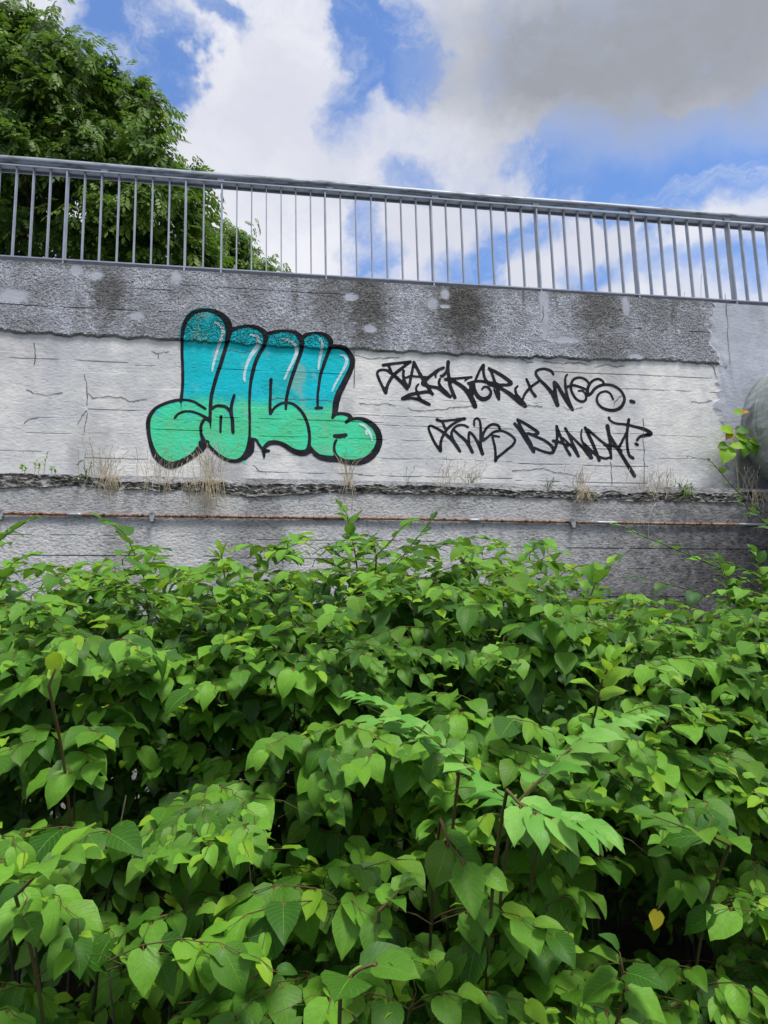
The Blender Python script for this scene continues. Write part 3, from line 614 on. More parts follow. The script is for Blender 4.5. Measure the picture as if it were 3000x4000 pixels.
T2b = [S(s_) for s_ in ("60,800,28 85,860 120,930,32 160,1000,44 190,1060,50 235,1145,32", "30,845,32 80,910,30 120,970,34 180,1050,48 230,1140,38", "60,800,28 120,830,30 200,880,32 280,940 230,960,26 160,950", "180,950,28 260,985 340,1020 410,1070,30 450,1130,34 420,1160,30 340,1145,26 240,1105,24",
 "450,1130,30 475,1080,28 485,990,26 480,870", "480,870,28 510,950 560,1070,26 625,1180,32", "445,1030,32 520,1045,26 600,1085", "550,1000,22 600,1050,24 660,1110,26 715,1195,30", "575,895,28 610,960 650,1050 690,1130 715,1190", "600,940,26 680,1020 760,1100,30 850,1210,36",
 "755,905,16 745,970,18 760,1040,24 810,1110,32 860,1210", "790,890,32 830,970,34 880,1080 915,1170 940,1240,32", "820,910,28 880,960,26 960,1030 1020,1080,28 1060,1150 1070,1220,24", "780,1060,24 850,1130,28 920,1190 1000,1220,24 1050,1210,22",
 "1030,870,42 1045,950,36 1060,1050,32 1065,1130,24 1070,1220,20", "1040,940,28 1090,1030,32 1150,1130,34 1220,1240,36 1270,1320,38 1315,1395,40 1328,1420,16", "1000,1075,26 1080,1080 1180,1135", "1160,1090,28 1200,1010,26 1240,930 1260,800,28",
 "1260,800,30 1245,900,28 1240,1020 1250,1130 1270,1190,30 1305,1215,34", "1045,780,28 1060,810,22 1120,840 1240,855,24 1340,880,26 1430,905,34 1500,950,38 1440,970,34 1380,985,26 1350,1020", "1338,1063,32 1352,1070,34")]
sheet('graffiti_tag', sdf_strokes(strokes_px(T2a, 1400, 1350)+strokes_px(T2b, 2000, 1350), XXF, ZZF, 1.10)+wob_*.6, .0025, M['black'], wall)['label'] = 'black handwriting reading FWS Bandit with a question mark'
CR = [[(331,1465),(340,1500),(343,1600),(330,1690)],[(345,1535),(362,1556),(420,1548),(488,1556),(505,1570),(540,1564),(575,1560)],[(105,1522),(135,1538),(180,1545),(245,1533)],[(304,1660),(320,1625),(343,1598)],
 [(2511,1636),(2513,1720),(2517,1802),(2515,1850),(2512,1912)],[(2385,1806),(2386,1856),(2392,1914)],[(1592,1592),(1617,1605),(1660,1605),(1700,1600),(1747,1596),(1780,1589),(1834,1587),(1845,1589)],
 [(2036,1587),(2060,1583),(2090,1585),(2119,1589)],[(2202,1592),(2224,1600),(2253,1596),(2275,1589)],[(1383,1367),(1387,1421),(1383,1515)],[(2398,1589),(2402,1571),(2416,1551),(2430,1547)],
 [(2000,1838),(2065,1836),(2119,1831),(2163,1844),(2217,1851),(2253,1858)],[(2830,1145),(2838,1200),(2843,1300),(2850,1420)],[(2785,1405),(2815,1430),(2835,1437),(2838,1425)],[(1400,1575),(1440,1580),(1515,1577),(1545,1585)],
 [(135,1340),(138,1390),(136,1425)],[(590,1372),(617,1382),(620,1400)],[(617,1382),(660,1372)],[(2030,1400),(2060,1415),(2085,1417)],[(2120,1412),(2200,1420),(2250,1416),(2290,1425)],[(2320,1435),(2360,1425),(2400,1433),(2440,1430)],
 [(875,1372),(905,1366),(950,1380),(990,1372)],[(1380,1385),(1440,1400),(1500,1398),(1560,1395)],[(300,1815),(330,1790),(335,1770)],[(2700,1570),(2740,1574),(2780,1565)],[(1060,1560),(1100,1555),(1160,1563),(1240,1560),(1300,1566)],
 [(990,1815),(1010,1835),(1040,1848)],[(95,1655),(110,1640),(150,1632)],[(2760,1410),(2790,1440),(2800,1475)],[(2115,1200),(2120,1235),(2112,1260)]]
cg = []
for c_ in CR:
    pts = []
    for (a, b) in c_: pts.append((a, b, 2.6))
    fine_ = []
    for (a, b) in zip(pts[:-1], pts[1:]):
        for k in range(4): f = k/4; fine_.append((a[0]+(b[0]-a[0])*f+random.uniform(-2.5, 2.5), a[1]+(b[1]-a[1])*f+random.uniform(-2.5, 2.5), random.uniform(1.6, 4.2)))
    fine_.append(pts[-1]); cg.append(fine_)
mbc = MB()
for c_ in cg:
    for i in range(len(c_)-1):
        a = P(c_[i][0], c_[i][1]); b = P(c_[i+1][0], c_[i+1][1]); n_ = np.array((-(b-a)[2], 0, (b-a)[0])); n_ /= np.linalg.norm(n_)+1e-9
        s0 = .5*c_[i][2]*.0022; s1 = .5*c_[i+1][2]*.0022
        def yy(p): return float(V[min(max(np.searchsorted(rows, p[2]-G*p[0]), 0), nr-1), min(np.searchsorted(xs, p[0]), nc-1), 1])-.0035
        ya, yb = yy(a), yy(b); k0 = len(mbc.v)
        for p, s2, y_ in ((a-n_*s0, 0, ya), (b-n_*s1, 0, yb), (b+n_*s1, 0, yb), (a+n_*s0, 0, ya)): mbc.v.append((p[0], y_, p[2]))
        mbc.f.append((k0, k0+1, k0+2, k0+3)); mbc.mi.append(0)
tag(mbc.build('cracks', M['crack'], wall), kind='stuff')

# ------------------------------------------------------------------ railing
YR = .10
def xw(px, py=850): return P(px, py, YR)[0]
rail = empty('railing', (0, YR, ZTOP), 'long grey steel railing with a round handrail and upright bars on top of the wall', 'railing')
def zline(p0, p1, Y=YR):
    a = P(*p0, Y); b = P(*p1, Y); s_ = (b[2]-a[2])/(b[0]-a[0]); return lambda x: a[2]+s_*(x-a[0])
zh = zline((0, 622), (3000, 858)); ztb = zline((0, 650), (3000, 888)); zbb = zline((0, 1006), (3000, 1188))
X0, X1 = -12, 18
def bar(name, zf, h, y0, y1, mat, xa=X0, xb=X1):
    b = MB(); b.v = [(x, y, zf(x)+dz) for x in (xa, xb) for y in (y0, y1) for dz in (-h/2, h/2)]
    b.f = [(0,1,3,2),(4,6,7,5),(0,4,5,1),(2,3,7,6),(1,5,7,3),(0,2,6,4)]; b.mi = [0]*6
    return b.build(name, mat, rail)
rb = MB(); hx_ = np.linspace(X0, X1, 60); rb.tube([(x, YR, zh(x)+.004*math.sin(x*2.1)) for x in hx_], .040, 16)
rb.build('handrail', M['hrail'], rail, True)
joint = (xw(725)+xw(866))/2
bar('top_bar', ztb, .012, YR-.050, YR+.050, M['steel']); 
bar('top_flange', lambda x: ztb(x)-.016, .030, YR+.040, YR+.049, M['steel'])
bar('bottom_bar', zbb, .012, YR-.045, YR+.045, M['steel'], X0, xw(722)); bar('bottom_bar', lambda x: zbb(x), .012, YR-.045, YR+.045, M['steel'], xw(728), X1)
posts = [-760, -250, 258, 725, 866, 1270, 1683, 2092, 2466, 2835]
PX = [xw(p) for p in posts]; stp = (PX[-1]-PX[4])/5
sp = stp/7; PX = [PX[2]-2*stp, PX[2]-stp]+PX[2:]+[PX[-1]+stp*k for k in (1, 2, 3)]
bars_ = []
for a, b in zip(PX[:-1], PX[1:]):
    n_ = max(1, round((b-a)/sp)-1); n_ = 6 if n_ > 4 else 1
    bars_ += [a+(b-a)*(k+1)/(n_+1) for k in range(n_)]
def upright(name, x, ht, hb, wx, wy):
    key = name; b = MB(); b.box((-wx/2, -wy/2, 0), (wx/2, wy/2, ht-hb))
    b.v = [(x+v[0]+.0, YR+v[1], hb+v[2]) for v in b.v]; return b.build(name, M['steel'], rail)
for x in PX: upright('post', x, ztb(x)-.0062, ZTOP+G*x-.03, .015, .085)
for x in bars_: upright('baluster', x+random.uniform(-.002, .002), ztb(x)-.0062, zbb(x)+.0062, .012, .050)
for p in (407, 862, 1288, 1698, 2089, 2463, 2826):
    x = xw(p, 760); b = MB(); b.box((x-.035, YR-.02, ztb(x)+.0065), (x+.035, YR+.02, zh(x)-.03)); b.build('bracket', M['steel'], rail)

# ------------------------------------------------------------------ conduit with clamps
YC = -.20
zc_ = zline((0, 2004), (3000, 2050), YC)
cond = empty('conduit', (0, YC, zc_(0)), 'thin rusty steel pipe running the length of the lower wall', 'pipe')
b = MB(); b.tube([(x, YC+.003*math.sin(x*3), zc_(x)+.004*math.sin(x*1.3)) for x in np.linspace(-10, 14, 90)], .0135, 10); b.build('pipe', M['rust'], cond, True)
for a, c in ((262, 320), (2320, 2420), (1830, 1875), (2880, 3010)):
    xa, xb = P(a, 2010, YC)[0], P(c, 2010, YC)[0]; b = MB(); b.tube([(x, YC, zc_(x)+.004*math.sin(x*1.3)) for x in np.linspace(xa, xb, 5)], .0155, 10); b.build('sleeve', M['zinc'], cond, True)
for a in (4, 595, 2235):
    x = P(a, 2010, YC)[0]; z = zc_(x); b = MB(); b.box((x-.022, YC-.024, z-.03), (x+.022, YLOW+.02, z+.03)); b.box((x-.012, YC-.034, z+.018), (x+.012, YC-.024, z+.04)); b.box((x-.015, YC-.03, z-.06), (x+.015, YLOW+.02, z-.031)); b.build('clamp', M['zinc'], cond)

# ------------------------------------------------------------------ big duct leaving the wall at the right
dc = P(3150, 1690); dr = abs(P(2897, 1690)[0]-dc[0])
duct = empty('duct', (dc[0], -.3, dc[2]), 'big round metal-clad pipe coming out of the wall at the right edge', 'pipe')
path = [(dc[0], .05, dc[2])]+[(dc[0]+.0, -.1-.1*k, dc[2]) for k in range(2)]
for k in range(1, 13):
    th = math.radians(90*k/12); path.append((dc[0]+.75*(1-math.cos(th)), -.2-.75*math.sin(th), dc[2]-.0*k))
path += [(dc[0]+.75+k*.5, -.95, dc[2]) for k in range(1, 7)]
b = MB(); b.tube(path, dr, 40); b.build('pipe', M['duct'], duct, True)
for k in (2, 6, 10, 14):
    p = np.array(path[k]); tdir = np.array(path[k+1])-np.array(path[k-1]); tdir /= np.linalg.norm(tdir)
    b = MB(); b.tube([p-tdir*.022, p+tdir*.022], dr+.012, 40); b.build('band', M['zinc'] if k == 99 else M['duct'], duct, False)

# ------------------------------------------------------------------ leaves
def leaf_mesh(name, mats, fold=.25, droop=.35, wave=.03, wid=1.0, twist=0., pet=.16, seed=0, curl=0.):
    r = random.Random(seed)
    T = [0, .05, .16, .34, .55, .74, .9, 1.0]; Wd = [.10, .27, .375, .395, .33, .21, .075, .0]
    b = MB(); x0 = pet; grid = []
    ph = r.uniform(0, 6); asym = [[1+r.uniform(-.07, .07) for _ in T] for _ in (0, 1)]
    for i, (t_, w_) in enumerate(zip(T, Wd)):
        w_ *= wid; ang = -droop*t_*1.5; cx = x0; 
        # integrate the bent midrib
        n_ = 10; px_, pz_ = x0, 0.
        for k in range(n_):
            a = -droop*1.5*(t_*(k+.5)/n_)+.12; px_ += math.cos(a)*t_/n_; pz_ += math.sin(a)*t_/n_
        row = []
        back = -.07*(1-t_)**6 if i < 2 else 0
        for s_ in (-1, -.52, 0, .52, 1):
            y = s_*w_*asym[0 if s_ < 0 else 1][i]; up_ = abs(s_)*w_*fold - curl*(s_*s_)*w_ + wave*math.sin(ph+t_*11+s_*2)*abs(s_)
            tw = twist*t_; yy_ = y*math.cos(tw)-up_*math.sin(tw); zz_ = y*math.sin(tw)+up_*math.cos(tw)
            row.append(len(b.v)); b.v.append((px_+back*abs(s_)*1.6, yy_, pz_+zz_))
            grid.append((t_, s_))
        if i:
            for k in range(4): b.f.append((prow[k], row[k], row[k+1], prow[k+1])); b.mi.append(0)
        prow = row
    nv = len(b.v)
    b.tube([(0, 0, 0), (x0*.5, 0, .01), (x0+.02, 0, -.006)], [.015, .012, .010], 3, 1, False)
    if seed == 9: del b.f[15], b.mi[15]      # a leaf eaten by insects
    me = b.mesh(name, mats, True); uv = me.uv_layers.new(name='UVMap')
    for lp in me.loops:
        vi = lp.vertex_index; uv.data[lp.index].uv = grid[vi] if vi < nv else (0, .5)
    return me
LM = [leaf_mesh('leaf', [M['leaf'], M['petiole']], f, d, w_, wd, tw, seed=i) for i, (f, d, w_, wd, tw) in enumerate(
    ((.28,.30,.02,1,.1),(.15,.5,.03,1.05,-.15),(.35,.65,.02,.95,.2),(.10,.25,.035,1.1,0),(.22,.8,.03,.92,-.25),(.40,.4,.02,.9,.1),(.05,.55,.03,1,.3),(.2,.15,.04,1.08,-.1),(.3,.9,.02,.78,.15),(.12,.35,.05,1.15,-.35),(.45,.2,.03,.82,0),(.18,.7,.06,1.0,.4)))]
LY = [leaf_mesh('young_leaf', [M['leafy'], M['petiole']], f, d, .03, wd, tw, seed=20+i) for i, (f, d, wd, tw) in enumerate(((.4,.3,.8,.1),(.5,.1,.7,-.2),(.2,.5,.9,.2)))]
LYel = leaf_mesh('leaf', [M['leafyel'], M['petiole']], .15, .3, .03, 1, 0, seed=40)
LD = [leaf_mesh('leaf', [M['leafdk'], M['stem']], f, d, .03, .8, .1, seed=50+i) for i, (f, d) in enumerate(((.2,.4),(.3,.6)))]
def put_leaf(mesh, pos, axis, nrm, size, parent, name='leaf'):
    a = Vector(axis).normalized(); n_ = Vector(nrm); n_ = (n_-a*n_.dot(a)).normalized(); s_ = n_.cross(a)
    m4 = Matrix(((a.x, s_.x, n_.x, 0), (a.y, s_.y, n_.y, 0), (a.z, s_.z, n_.z, 0), (0, 0, 0, 1)))
    o = bpy.data.objects.new(name, mesh); COL.objects.link(o); o.parent = parent
    o.matrix_basis = Matrix.Translation(Vector(pos)-parent.location) @ m4 @ Matrix.Diagonal((size, size, size, 1))
    return o

TOPY = [(-900,2250),(0,2195),(120,2235),(260,2190),(420,2165),(560,2180),(700,2205),(850,2170),(1000,2125),(1150,2105),(1300,2105),(1500,2105),(1700,2110),(1900,2135),(2080,2165),(2200,2215),(2330,2275),(2450,2325),(2600,2345),(2800,2330),(3000,2310),(3900,2300)]
def topy(px): return float(np.interp(px, *zip(*TOPY)))-42+50*float(vnoise(px/210., 0, 5)-.5)
PROF = [(2.3,.25),(2.5,.45),(2.65,.70),(2.8,.95),(2.95,1.18),(3.1,1.36),(3.35,1.50),(3.6,1.68),(4.3,1.90),(5.2,2.15),(6.2,2.30)]
def H(x, d):
    h = float(np.interp(d, *zip(*PROF)))
    h += (.58 if d < 3.3 else .34)*(float(fbm(x*1.5+3, d*1.3, 3, 201))-.5)*2*min(1, d/3)
    hp_ = proj((x, -DIST+d, 1.3))[0]; h -= .40*math.exp(-((d-3.22)/.17)**2)*float(1-sstep(1500, 2100, hp_)); h -= .30*math.exp(-((hp_-2450)/300)**2)*float(1-sstep(2.9, 3.3, d))
    if d > 3.4:                                                      # keep the skyline of the thicket where it is
        px, _ = proj((x, -DIST+d, 2.0)); top_ = PD(px, topy(px)+25, d)[2]; h = h*(1-min(1, (d-3.4)/1.3))+top_*min(1, (d-3.4)/1.3)
    return h
GAPS = [(110,3120,240,100),(540,3480,190,95),(1520,3440,90,60),(1650,3530,130,120),(2470,3580,260,95),(2380,3290,110,55),(1380,3060,80,55),(560,2700,330,55),(1080,2680,200,60),(900,3420,110,70),(250,3800,90,60),(1150,3130,110,55),(1340,2760,120,45),(2660,3700,120,60),(2450,3430,140,60),(400,3750,60,50),(800,3900,60,60),(1180,3900,60,40)]
def in_gap(p):
    d = p[1]+DIST
    if d > 3.45: return False
    px, py = proj(p)
    for (a, b, rx, ry) in GAPS:
        q_ = ((px-a)/rx)**2+((py-b)/ry)**2
        if q_ < 1.25: return True
    if fbm(p[0]*2.1+5, p[2]*3.6, 2, 301) < .32: return True           # natural openings in the face of the thicket
    return False
def rotm(az, el, roll):
    ca, sa, ce, se, cr, sr = math.cos(az), math.sin(az), math.cos(el), math.sin(el), math.cos(roll), math.sin(roll)
    Rz = np.array(((ca,-sa,0),(sa,ca,0),(0,0,1))); Ry = np.array(((ce,0,se),(0,1,0),(-se,0,ce))); Rx = np.array(((1,0,0),(0,cr,-sr),(0,sr,cr)))
    return Rz @ Ry @ Rx
NLEAF = 0
def do_branch(st, parent, start, az, length, rise, r_, young_tip=True, lsize=.115, dens=1.0, droop0=.45, check=True):
    """zig-zag side shoot with alternate leaves; returns leaf count"""
    global NLEAF
    n_ = max(4, int(length/.062*dens)); p = np.array(start, float); d3 = np.array((math.cos(az), math.sin(az), 0)); path = [p.copy()]; el = rise
    step = length/n_
    for k in range(n_):
        el -= (rise+.35)/n_*1.1; z_ = .28*(1 if k % 2 else -1)
        side = np.array((-d3[1], d3[0], 0)); dirv = d3*math.cos(el)+side*z_+np.array((0, 0, math.sin(el)))
        p = p+dirv/np.linalg.norm(dirv)*step; path.append(p.copy())
    if check and (in_gap(path[n_//2]) or in_gap(path[-1]) and in_gap(path[n_//4])): return
    last = 0
    for k in range(1, n_+1):
        pos = path[k]; t_ = k/n_; sgn = 1 if k % 2 else -1
        if check:
            px, py = proj(pos)
            if py < topy(px)-25-(70 if r_.random() < .12 else 0)-60*float(fbm(px/130., 0, 2, 9)-.5) or in_gap(pos): continue
            if px < -350 or px > 3350 or py > 4350: 
                if r_.random() < .5: continue
        last = k
        side = np.array((-d3[1], d3[0], 0))*sgn
        dr_ = droop0+r_.uniform(-.25, .45)
        ax = d3*(.45+.5*t_)+side*(.95-.6*t_)+np.array((r_.uniform(-.2,.2), r_.uniform(-.2,.2), -dr_ if t_ < .9 else -.1*dr_+.2))
        nr_ = np.array((r_.uniform(-.3,.3), (-.15 if droop0 < .3 else -.45)+r_.uniform(-.3,.3), 1.0))
        tipf = 1-.55*max(0, (t_-.6)/.4)**1.2
        sz = lsize*tipf*r_.uniform(.72, 1.18)
        yg = (t_ > .80 and r_.random() < (.75 if droop0 < .3 else .4)) or r_.random() < (.15 if droop0 < .3 else .05)  # upper tier: extra young leaves put its yellow light into the leaf colour
        if yg and young_tip: put_leaf(r_.choice(LY), pos, ax, nr_, sz*.8, parent)
        else: put_leaf(r_.choice(LM), pos, ax, nr_, sz*(1.15 if r_.random() < .25 else 1), parent)
        NLEAF += 1
    if last:                                                         # the stem runs only as far as its last leaf
        b_ = MB(); b_.tube(path[:last+1], [max(.0011, .0026*(1-.7*i/n_)) for i in range(last+1)], 4, 0, False); b_.build('branch', M['stem'], parent, True)
ZN = {('f',0):'knotweed plant in the nearest row, lower left of the thicket', ('f',1):'knotweed plant in the nearest row, lower middle of the thicket', ('f',2):'knotweed plant in the nearest row, lower right of the thicket',
      ('m',0):'knotweed plant half way back on the left of the thicket', ('m',1):'knotweed plant half way back in the middle of the thicket', ('m',2):'knotweed plant half way back on the right of the thicket',
      ('b',0):'knotweed plant in the back rows, left, with its tips against the concrete wall', ('b',1):'knotweed plant in the back rows, middle, with its tips against the concrete wall', ('b',2):'knotweed plant in the back rows, right, before the dark stained and shaded concrete'}
def plant(x, d, nb, r_, lsize, lean=None):
    y = -DIST+d; h = H(x, d); hp, _ = proj((x, y, h)); zone = 'f' if d < 2.95 else ('m' if d < 4.2 else 'b'); third = 0 if hp < 1000 else (1 if hp < 2000 else 2)
    root = empty('knotweed_plant', (x, y, 0), ZN[(zone, third)], 'plant', 'knotweed plants of the thicket below the wall')
    lx, ly = r_.uniform(-.12, .12), r_.uniform(-.18, .04)
    cane = MB(); cp = []
    for k in range(7):
        t_ = k/6; cp.append(np.array((x+lx*t_*t_, y+ly*t_*t_, h*.86*t_)))
    cane.tube(cp, [.009-.0068*k/6 for k in range(7)], 6)
    cane.build('cane', M['cane'], root, True)
    st = MB(); zlow = max(.15, h-(.75 if d < 3.3 else (1.5 if d < 3.75 else (.75 if d < 5 else 1.25))))
    for k in range(nb):
        f = (k+r_.random())/nb; z_ = zlow+(h-.05-zlow)*f
        if d < 3.4: tz = .27; ofs = .5*float(vnoise(x*1.1, d*.8, 33)); z_ = min(h-.04, (math.floor((z_+ofs)/tz)+.55)*tz-ofs+r_.gauss(0, .03))
        t_ = z_/(h*.9); t_ = min(1, t_)
        s0 = (x+lx*t_*t_, y+ly*t_*t_, z_-.05)
        az = -math.pi/2+r_.uniform(-1.7, 1.7) if r_.random() < .78 else r_.uniform(0, 6.28)
        ln = r_.uniform(.30, .58)*(1.0 if d > 2.2 else .8); 
        do_branch(st, root, s0, az, ln, r_.uniform(.25, .7)+.25*f, r_, True, lsize, 1.0, (.16 if z_ > h-.35 else .6) if d > 3.3 else (.2, .6, 1.1)[k % 3])
    do_branch(st, root, (x+lx, y+ly, h*.85), -math.pi/2+r_.uniform(-1.2, 1.2), r_.uniform(.25, .4), 1.0, r_, True, lsize*.8, 1.1, .2)
    if 3.2 < d < 4.0:                                                # the edge of the upper tier leans out over the hollow
        for k in range(7): do_branch(st, root, (x+lx*.8, y+ly*.8, h*.86+r_.uniform(-.22, .05)), -math.pi/2+r_.uniform(-.9, .9), r_.uniform(.5, .72), r_.uniform(.2, .5), r_, True, lsize, 1.0, .45)
    return root
R_ = random.Random(5)
d = 2.4; row_ = 0
while d < 6.3:
    stpx = .42 if d < 3.3 else (.40 if d < 4.2 else .50)
    xa = P(-250, 2500, -DIST+d)[0]; xb = P(3250, 2500, -DIST+d)[0]; x = xa+stpx*.5*(row_ % 2)
    while x < xb:
        plant(x+R_.uniform(-.1, .1), d+R_.uniform(-.08, .08), (10 if d < 2.55 else 14) if d < 2.9 else (19 if d < 3.75 else (13 if d < 5 else 14)), R_, .128 if d < 3.4 else .122)
        x += stpx
    d += .19 if d < 3.3 else (.40 if d < 4 else .46); row_ += 1
# inner foliage of the thicket, shade put into its colour, too dense to count
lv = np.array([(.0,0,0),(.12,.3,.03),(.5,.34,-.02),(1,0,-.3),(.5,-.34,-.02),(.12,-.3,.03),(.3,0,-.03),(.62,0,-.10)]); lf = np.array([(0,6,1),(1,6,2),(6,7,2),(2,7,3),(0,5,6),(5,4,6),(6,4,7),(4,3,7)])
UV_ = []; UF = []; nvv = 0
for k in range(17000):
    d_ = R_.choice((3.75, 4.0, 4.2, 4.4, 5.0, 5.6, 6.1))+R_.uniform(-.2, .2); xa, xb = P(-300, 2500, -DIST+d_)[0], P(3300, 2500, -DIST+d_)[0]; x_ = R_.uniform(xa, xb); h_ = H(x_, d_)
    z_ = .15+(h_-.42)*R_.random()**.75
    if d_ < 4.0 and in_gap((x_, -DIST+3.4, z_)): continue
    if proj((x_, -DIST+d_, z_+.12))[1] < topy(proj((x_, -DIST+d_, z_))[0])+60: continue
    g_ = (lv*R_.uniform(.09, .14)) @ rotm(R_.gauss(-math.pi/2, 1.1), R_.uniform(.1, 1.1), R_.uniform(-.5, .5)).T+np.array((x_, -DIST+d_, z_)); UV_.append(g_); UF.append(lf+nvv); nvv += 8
tag(npmesh('undergrowth', np.vstack(UV_), np.vstack(UF), M['inner'], None, True), 'shade-darkened inner leaves of the knotweed thicket', 'foliage', kind='stuff')
# long leafy shoots that stand out in the photograph: stem path in photo pixels with depth, leaf size
def shoot(label, pts, size, meshes, n=10, root_z=0, droop=.35, bright=False, name='knotweed_shoot', cat='plant', seed=1, mat='stem', group=None, nrm=(0, -.45, 1), two=False):
    r_ = random.Random(seed); w3 = catmull([tuple(PD(a, b, dd)) for a, b, dd in pts], 6)
    root = empty(name, tuple(w3[0]), label, cat, group)
    foot = [] if name == 'bramble_stem' or n == 1 else catmull([tuple(w3[0]+np.array((.02, .42, -.75))), tuple(w3[0]+np.array((.01, .22, -.30))), tuple(w3[0])], 3)[:-1]
    st = MB(); st.tube(list(foot)+list(w3), [.0058]*len(foot)+list(np.linspace(.0055, .0018, len(w3))), 6); st.build('stem', M[mat], root, True)
    L_ = np.concatenate([[0], np.cumsum(np.linalg.norm(np.diff(w3, axis=0), axis=1))])
    for k in range(n):
        s_ = L_[-1]*(.12+.88*(k+.3*r_.random())/(n-1)) if n > 1 else L_[-1]; s_ = min(s_, L_[-1]); j = min(np.searchsorted(L_, s_), len(w3)-1)
        pos = w3[j]; t_ = s_/L_[-1]; tg = w3[j]-w3[max(0, j-1)] if j else w3[1]-w3[0]; tg = tg/(np.linalg.norm(tg)+1e-9)
        side = np.cross(tg, (0, 0, 1)); nn = np.linalg.norm(side); side = side/nn if nn > .2 else np.array((1., 0, 0))
        sg = 1 if k % 2 else -1
        for sgn in ((1, -1) if two else (sg,)):
            ax = tg*(.4+.5*t_)+side*sgn*(.9-.5*t_)+np.array((r_.uniform(-.15,.15), -.2*r_.random(), -droop*r_.uniform(.4, 1.4)*(1-.6*t_)))
            nv = np.array(nrm)+np.array((r_.uniform(-.25,.25), r_.uniform(-.2,.2), 0))
            put_leaf(r_.choice(meshes), pos, ax, nv, size*(1-.45*max(0, t_-.55)/.45)*r_.uniform(.8, 1.15), root)
    return root
LH = [leaf_mesh('leaf', [M['leafpale'], M['petiole']], f, d, .03, wd, tw, seed=80+i) for i, (f, d, wd, tw) in enumerate(((.25,.45,.75,.2),(.4,.3,.66,-.2),(.2,.7,.82,.1),(.35,.55,.6,.3)))]
shoot('bright broad-leaved shoot arching left over the middle of the thicket', [(2120,3215,2.52),(2010,3140,2.42),(1880,3045,2.37),(1740,2925,2.37),(1600,2825,2.37),(1470,2815,2.37)], 0.128, LH, 20, droop=.12, seed=3)
shoot('bright broad-leaved shoot rising to the right above the dark hollow', [(2010,3145,2.42),(2130,3025,2.42),(2260,2895,2.47),(2380,2835,2.52),(2520,2795,2.57)], 0.128, LH, 18, droop=.12, seed=4)
shoot('nearest pale green shoot with long leaves drooping right over the dark hollow', [(1980,3085,2.22),(2050,3155,2.17),(2160,3195,2.12),(2270,3215,2.08),(2330,3235,2.06)], 0.15, LH, 13, droop=.2, seed=6)
shoot('pale shoot with curled leaf tips left of the bright broad-leaved shoots', [(1800,2965,2.57),(1640,2865,2.52),(1500,2765,2.52),(1420,2725,2.52)], 0.157, LH, 13, droop=.1, seed=8)
shoot('yellow-green shoot standing out on the right, above the middle', [(2330,2760,2.9),(2345,2680,2.85),(2370,2620,2.8),(2390,2580,2.8)], .13, LY, 8, droop=.0, seed=9)
shoot('drooping leafy shoot over the right side of the dark hollow', [(2850,3300,2.52),(2760,3260,2.47),(2670,3230,2.42),(2560,3190,2.42)], 0.157, LM, 6, droop=.25, seed=10)
shoot('small leafy shoot pointing left at the left edge, over the lower wall', [(-40,2180,4.6),(0,2110,4.6),(40,2080,4.6),(85,2050,4.6),(120,2030,4.6)], .13, LM, 6, droop=.05, seed=11)
shoot('leafy shoot leaning left in front of the lower wall at the left', [(560,2240,4.6),(520,2150,4.6),(490,2090,4.6),(455,2060,4.6),(400,2030,4.6)], .12, LM, 7, droop=.05, seed=12)
shoot('leafy shoot at far left with its tip just below the rusty pipe', [(-20,2330,4.3),(20,2260,4.3),(50,2200,4.3),(120,2170,4.3)], .12, LM, 6, droop=.05, seed=13)
shoot('tallest shoot, its top leaves crossing the rusty pipe near the middle', [(1400,2260,5.0),(1385,2150,5.0),(1365,2070,5.0),(1355,2010,5.0),(1320,1965,5.0)], .125, LM, 10, droop=.1, seed=14)
shoot('shoot with three heart-shaped leaves just right of the tallest one', [(1470,2170,5.0),(1530,2110,5.0),(1570,2060,5.0),(1600,2040,5.0)], .12, LM, 4, droop=.0, seed=15)
shoot('dark leaning shoot that touches the rusty pipe right of the middle', [(1540,2230,4.9),(1590,2150,4.9),(1640,2090,4.9),(1680,2040,4.9),(1700,2010,4.9)], .12, LD+LM[:3], 8, droop=.1, seed=16)
shoot('bright shoot on the skyline of the thicket, right of the middle', [(2300,2350,4.6),(2330,2270,4.6),(2370,2210,4.6),(2400,2190,4.6)], .14, LM+LY, 6, droop=.0, seed=17)
shoot('small two-leaved sprout in front of the thicket at the left', [(190,2680,2.8),(210,2630,2.8),(222,2600,2.8)], .095, LY, 3, droop=-.3, seed=18)
shoot('yellow-green sprout on the skyline at the left of the middle', [(880,2270,4.7),(870,2200,4.7),(860,2150,4.7)], .11, LY, 6, droop=-.1, seed=19)
shoot('bright low shoot in the near left corner of the thicket', [(60,3500,2.32),(180,3380,2.27),(230,3340,2.27),(320,3330,2.27)], .12, LM+LY, 8, droop=.2, seed=20)
shoot('bright shoot low in the middle with a long leaf pointing right', [(1330,3860,2.17),(1400,3790,2.12),(1480,3760,2.12),(1560,3740,2.12)], .135, LM, 7, droop=.25, seed=21)
shoot('pale sprout of small round leaves above the lower middle', [(1480,3560,2.37),(1540,3500,2.37),(1590,3440,2.37)], .085, LM+LY, 6, droop=.0, seed=22)
shoot('shoot of large hanging leaves to the left of the dark hollow', [(1720,3200,2.52),(1760,3300,2.47),(1830,3380,2.42),(1900,3400,2.42)], .14, LM, 7, droop=.9, seed=23)
shoot('heart-leaved shoot at the bottom of the dark hollow', [(2440,3900,2.37),(2430,3780,2.32),(2420,3720,2.32)], .12, LM, 5, droop=.7, seed=24)
yl = shoot('single bright yellow leaf at the bottom edge', [(1395,3990,2.22),(1385,3975,2.22),(1375,3960,2.22)], .07, [LYel], 1, droop=.3, seed=25, name='yellow_leaf_stalk')
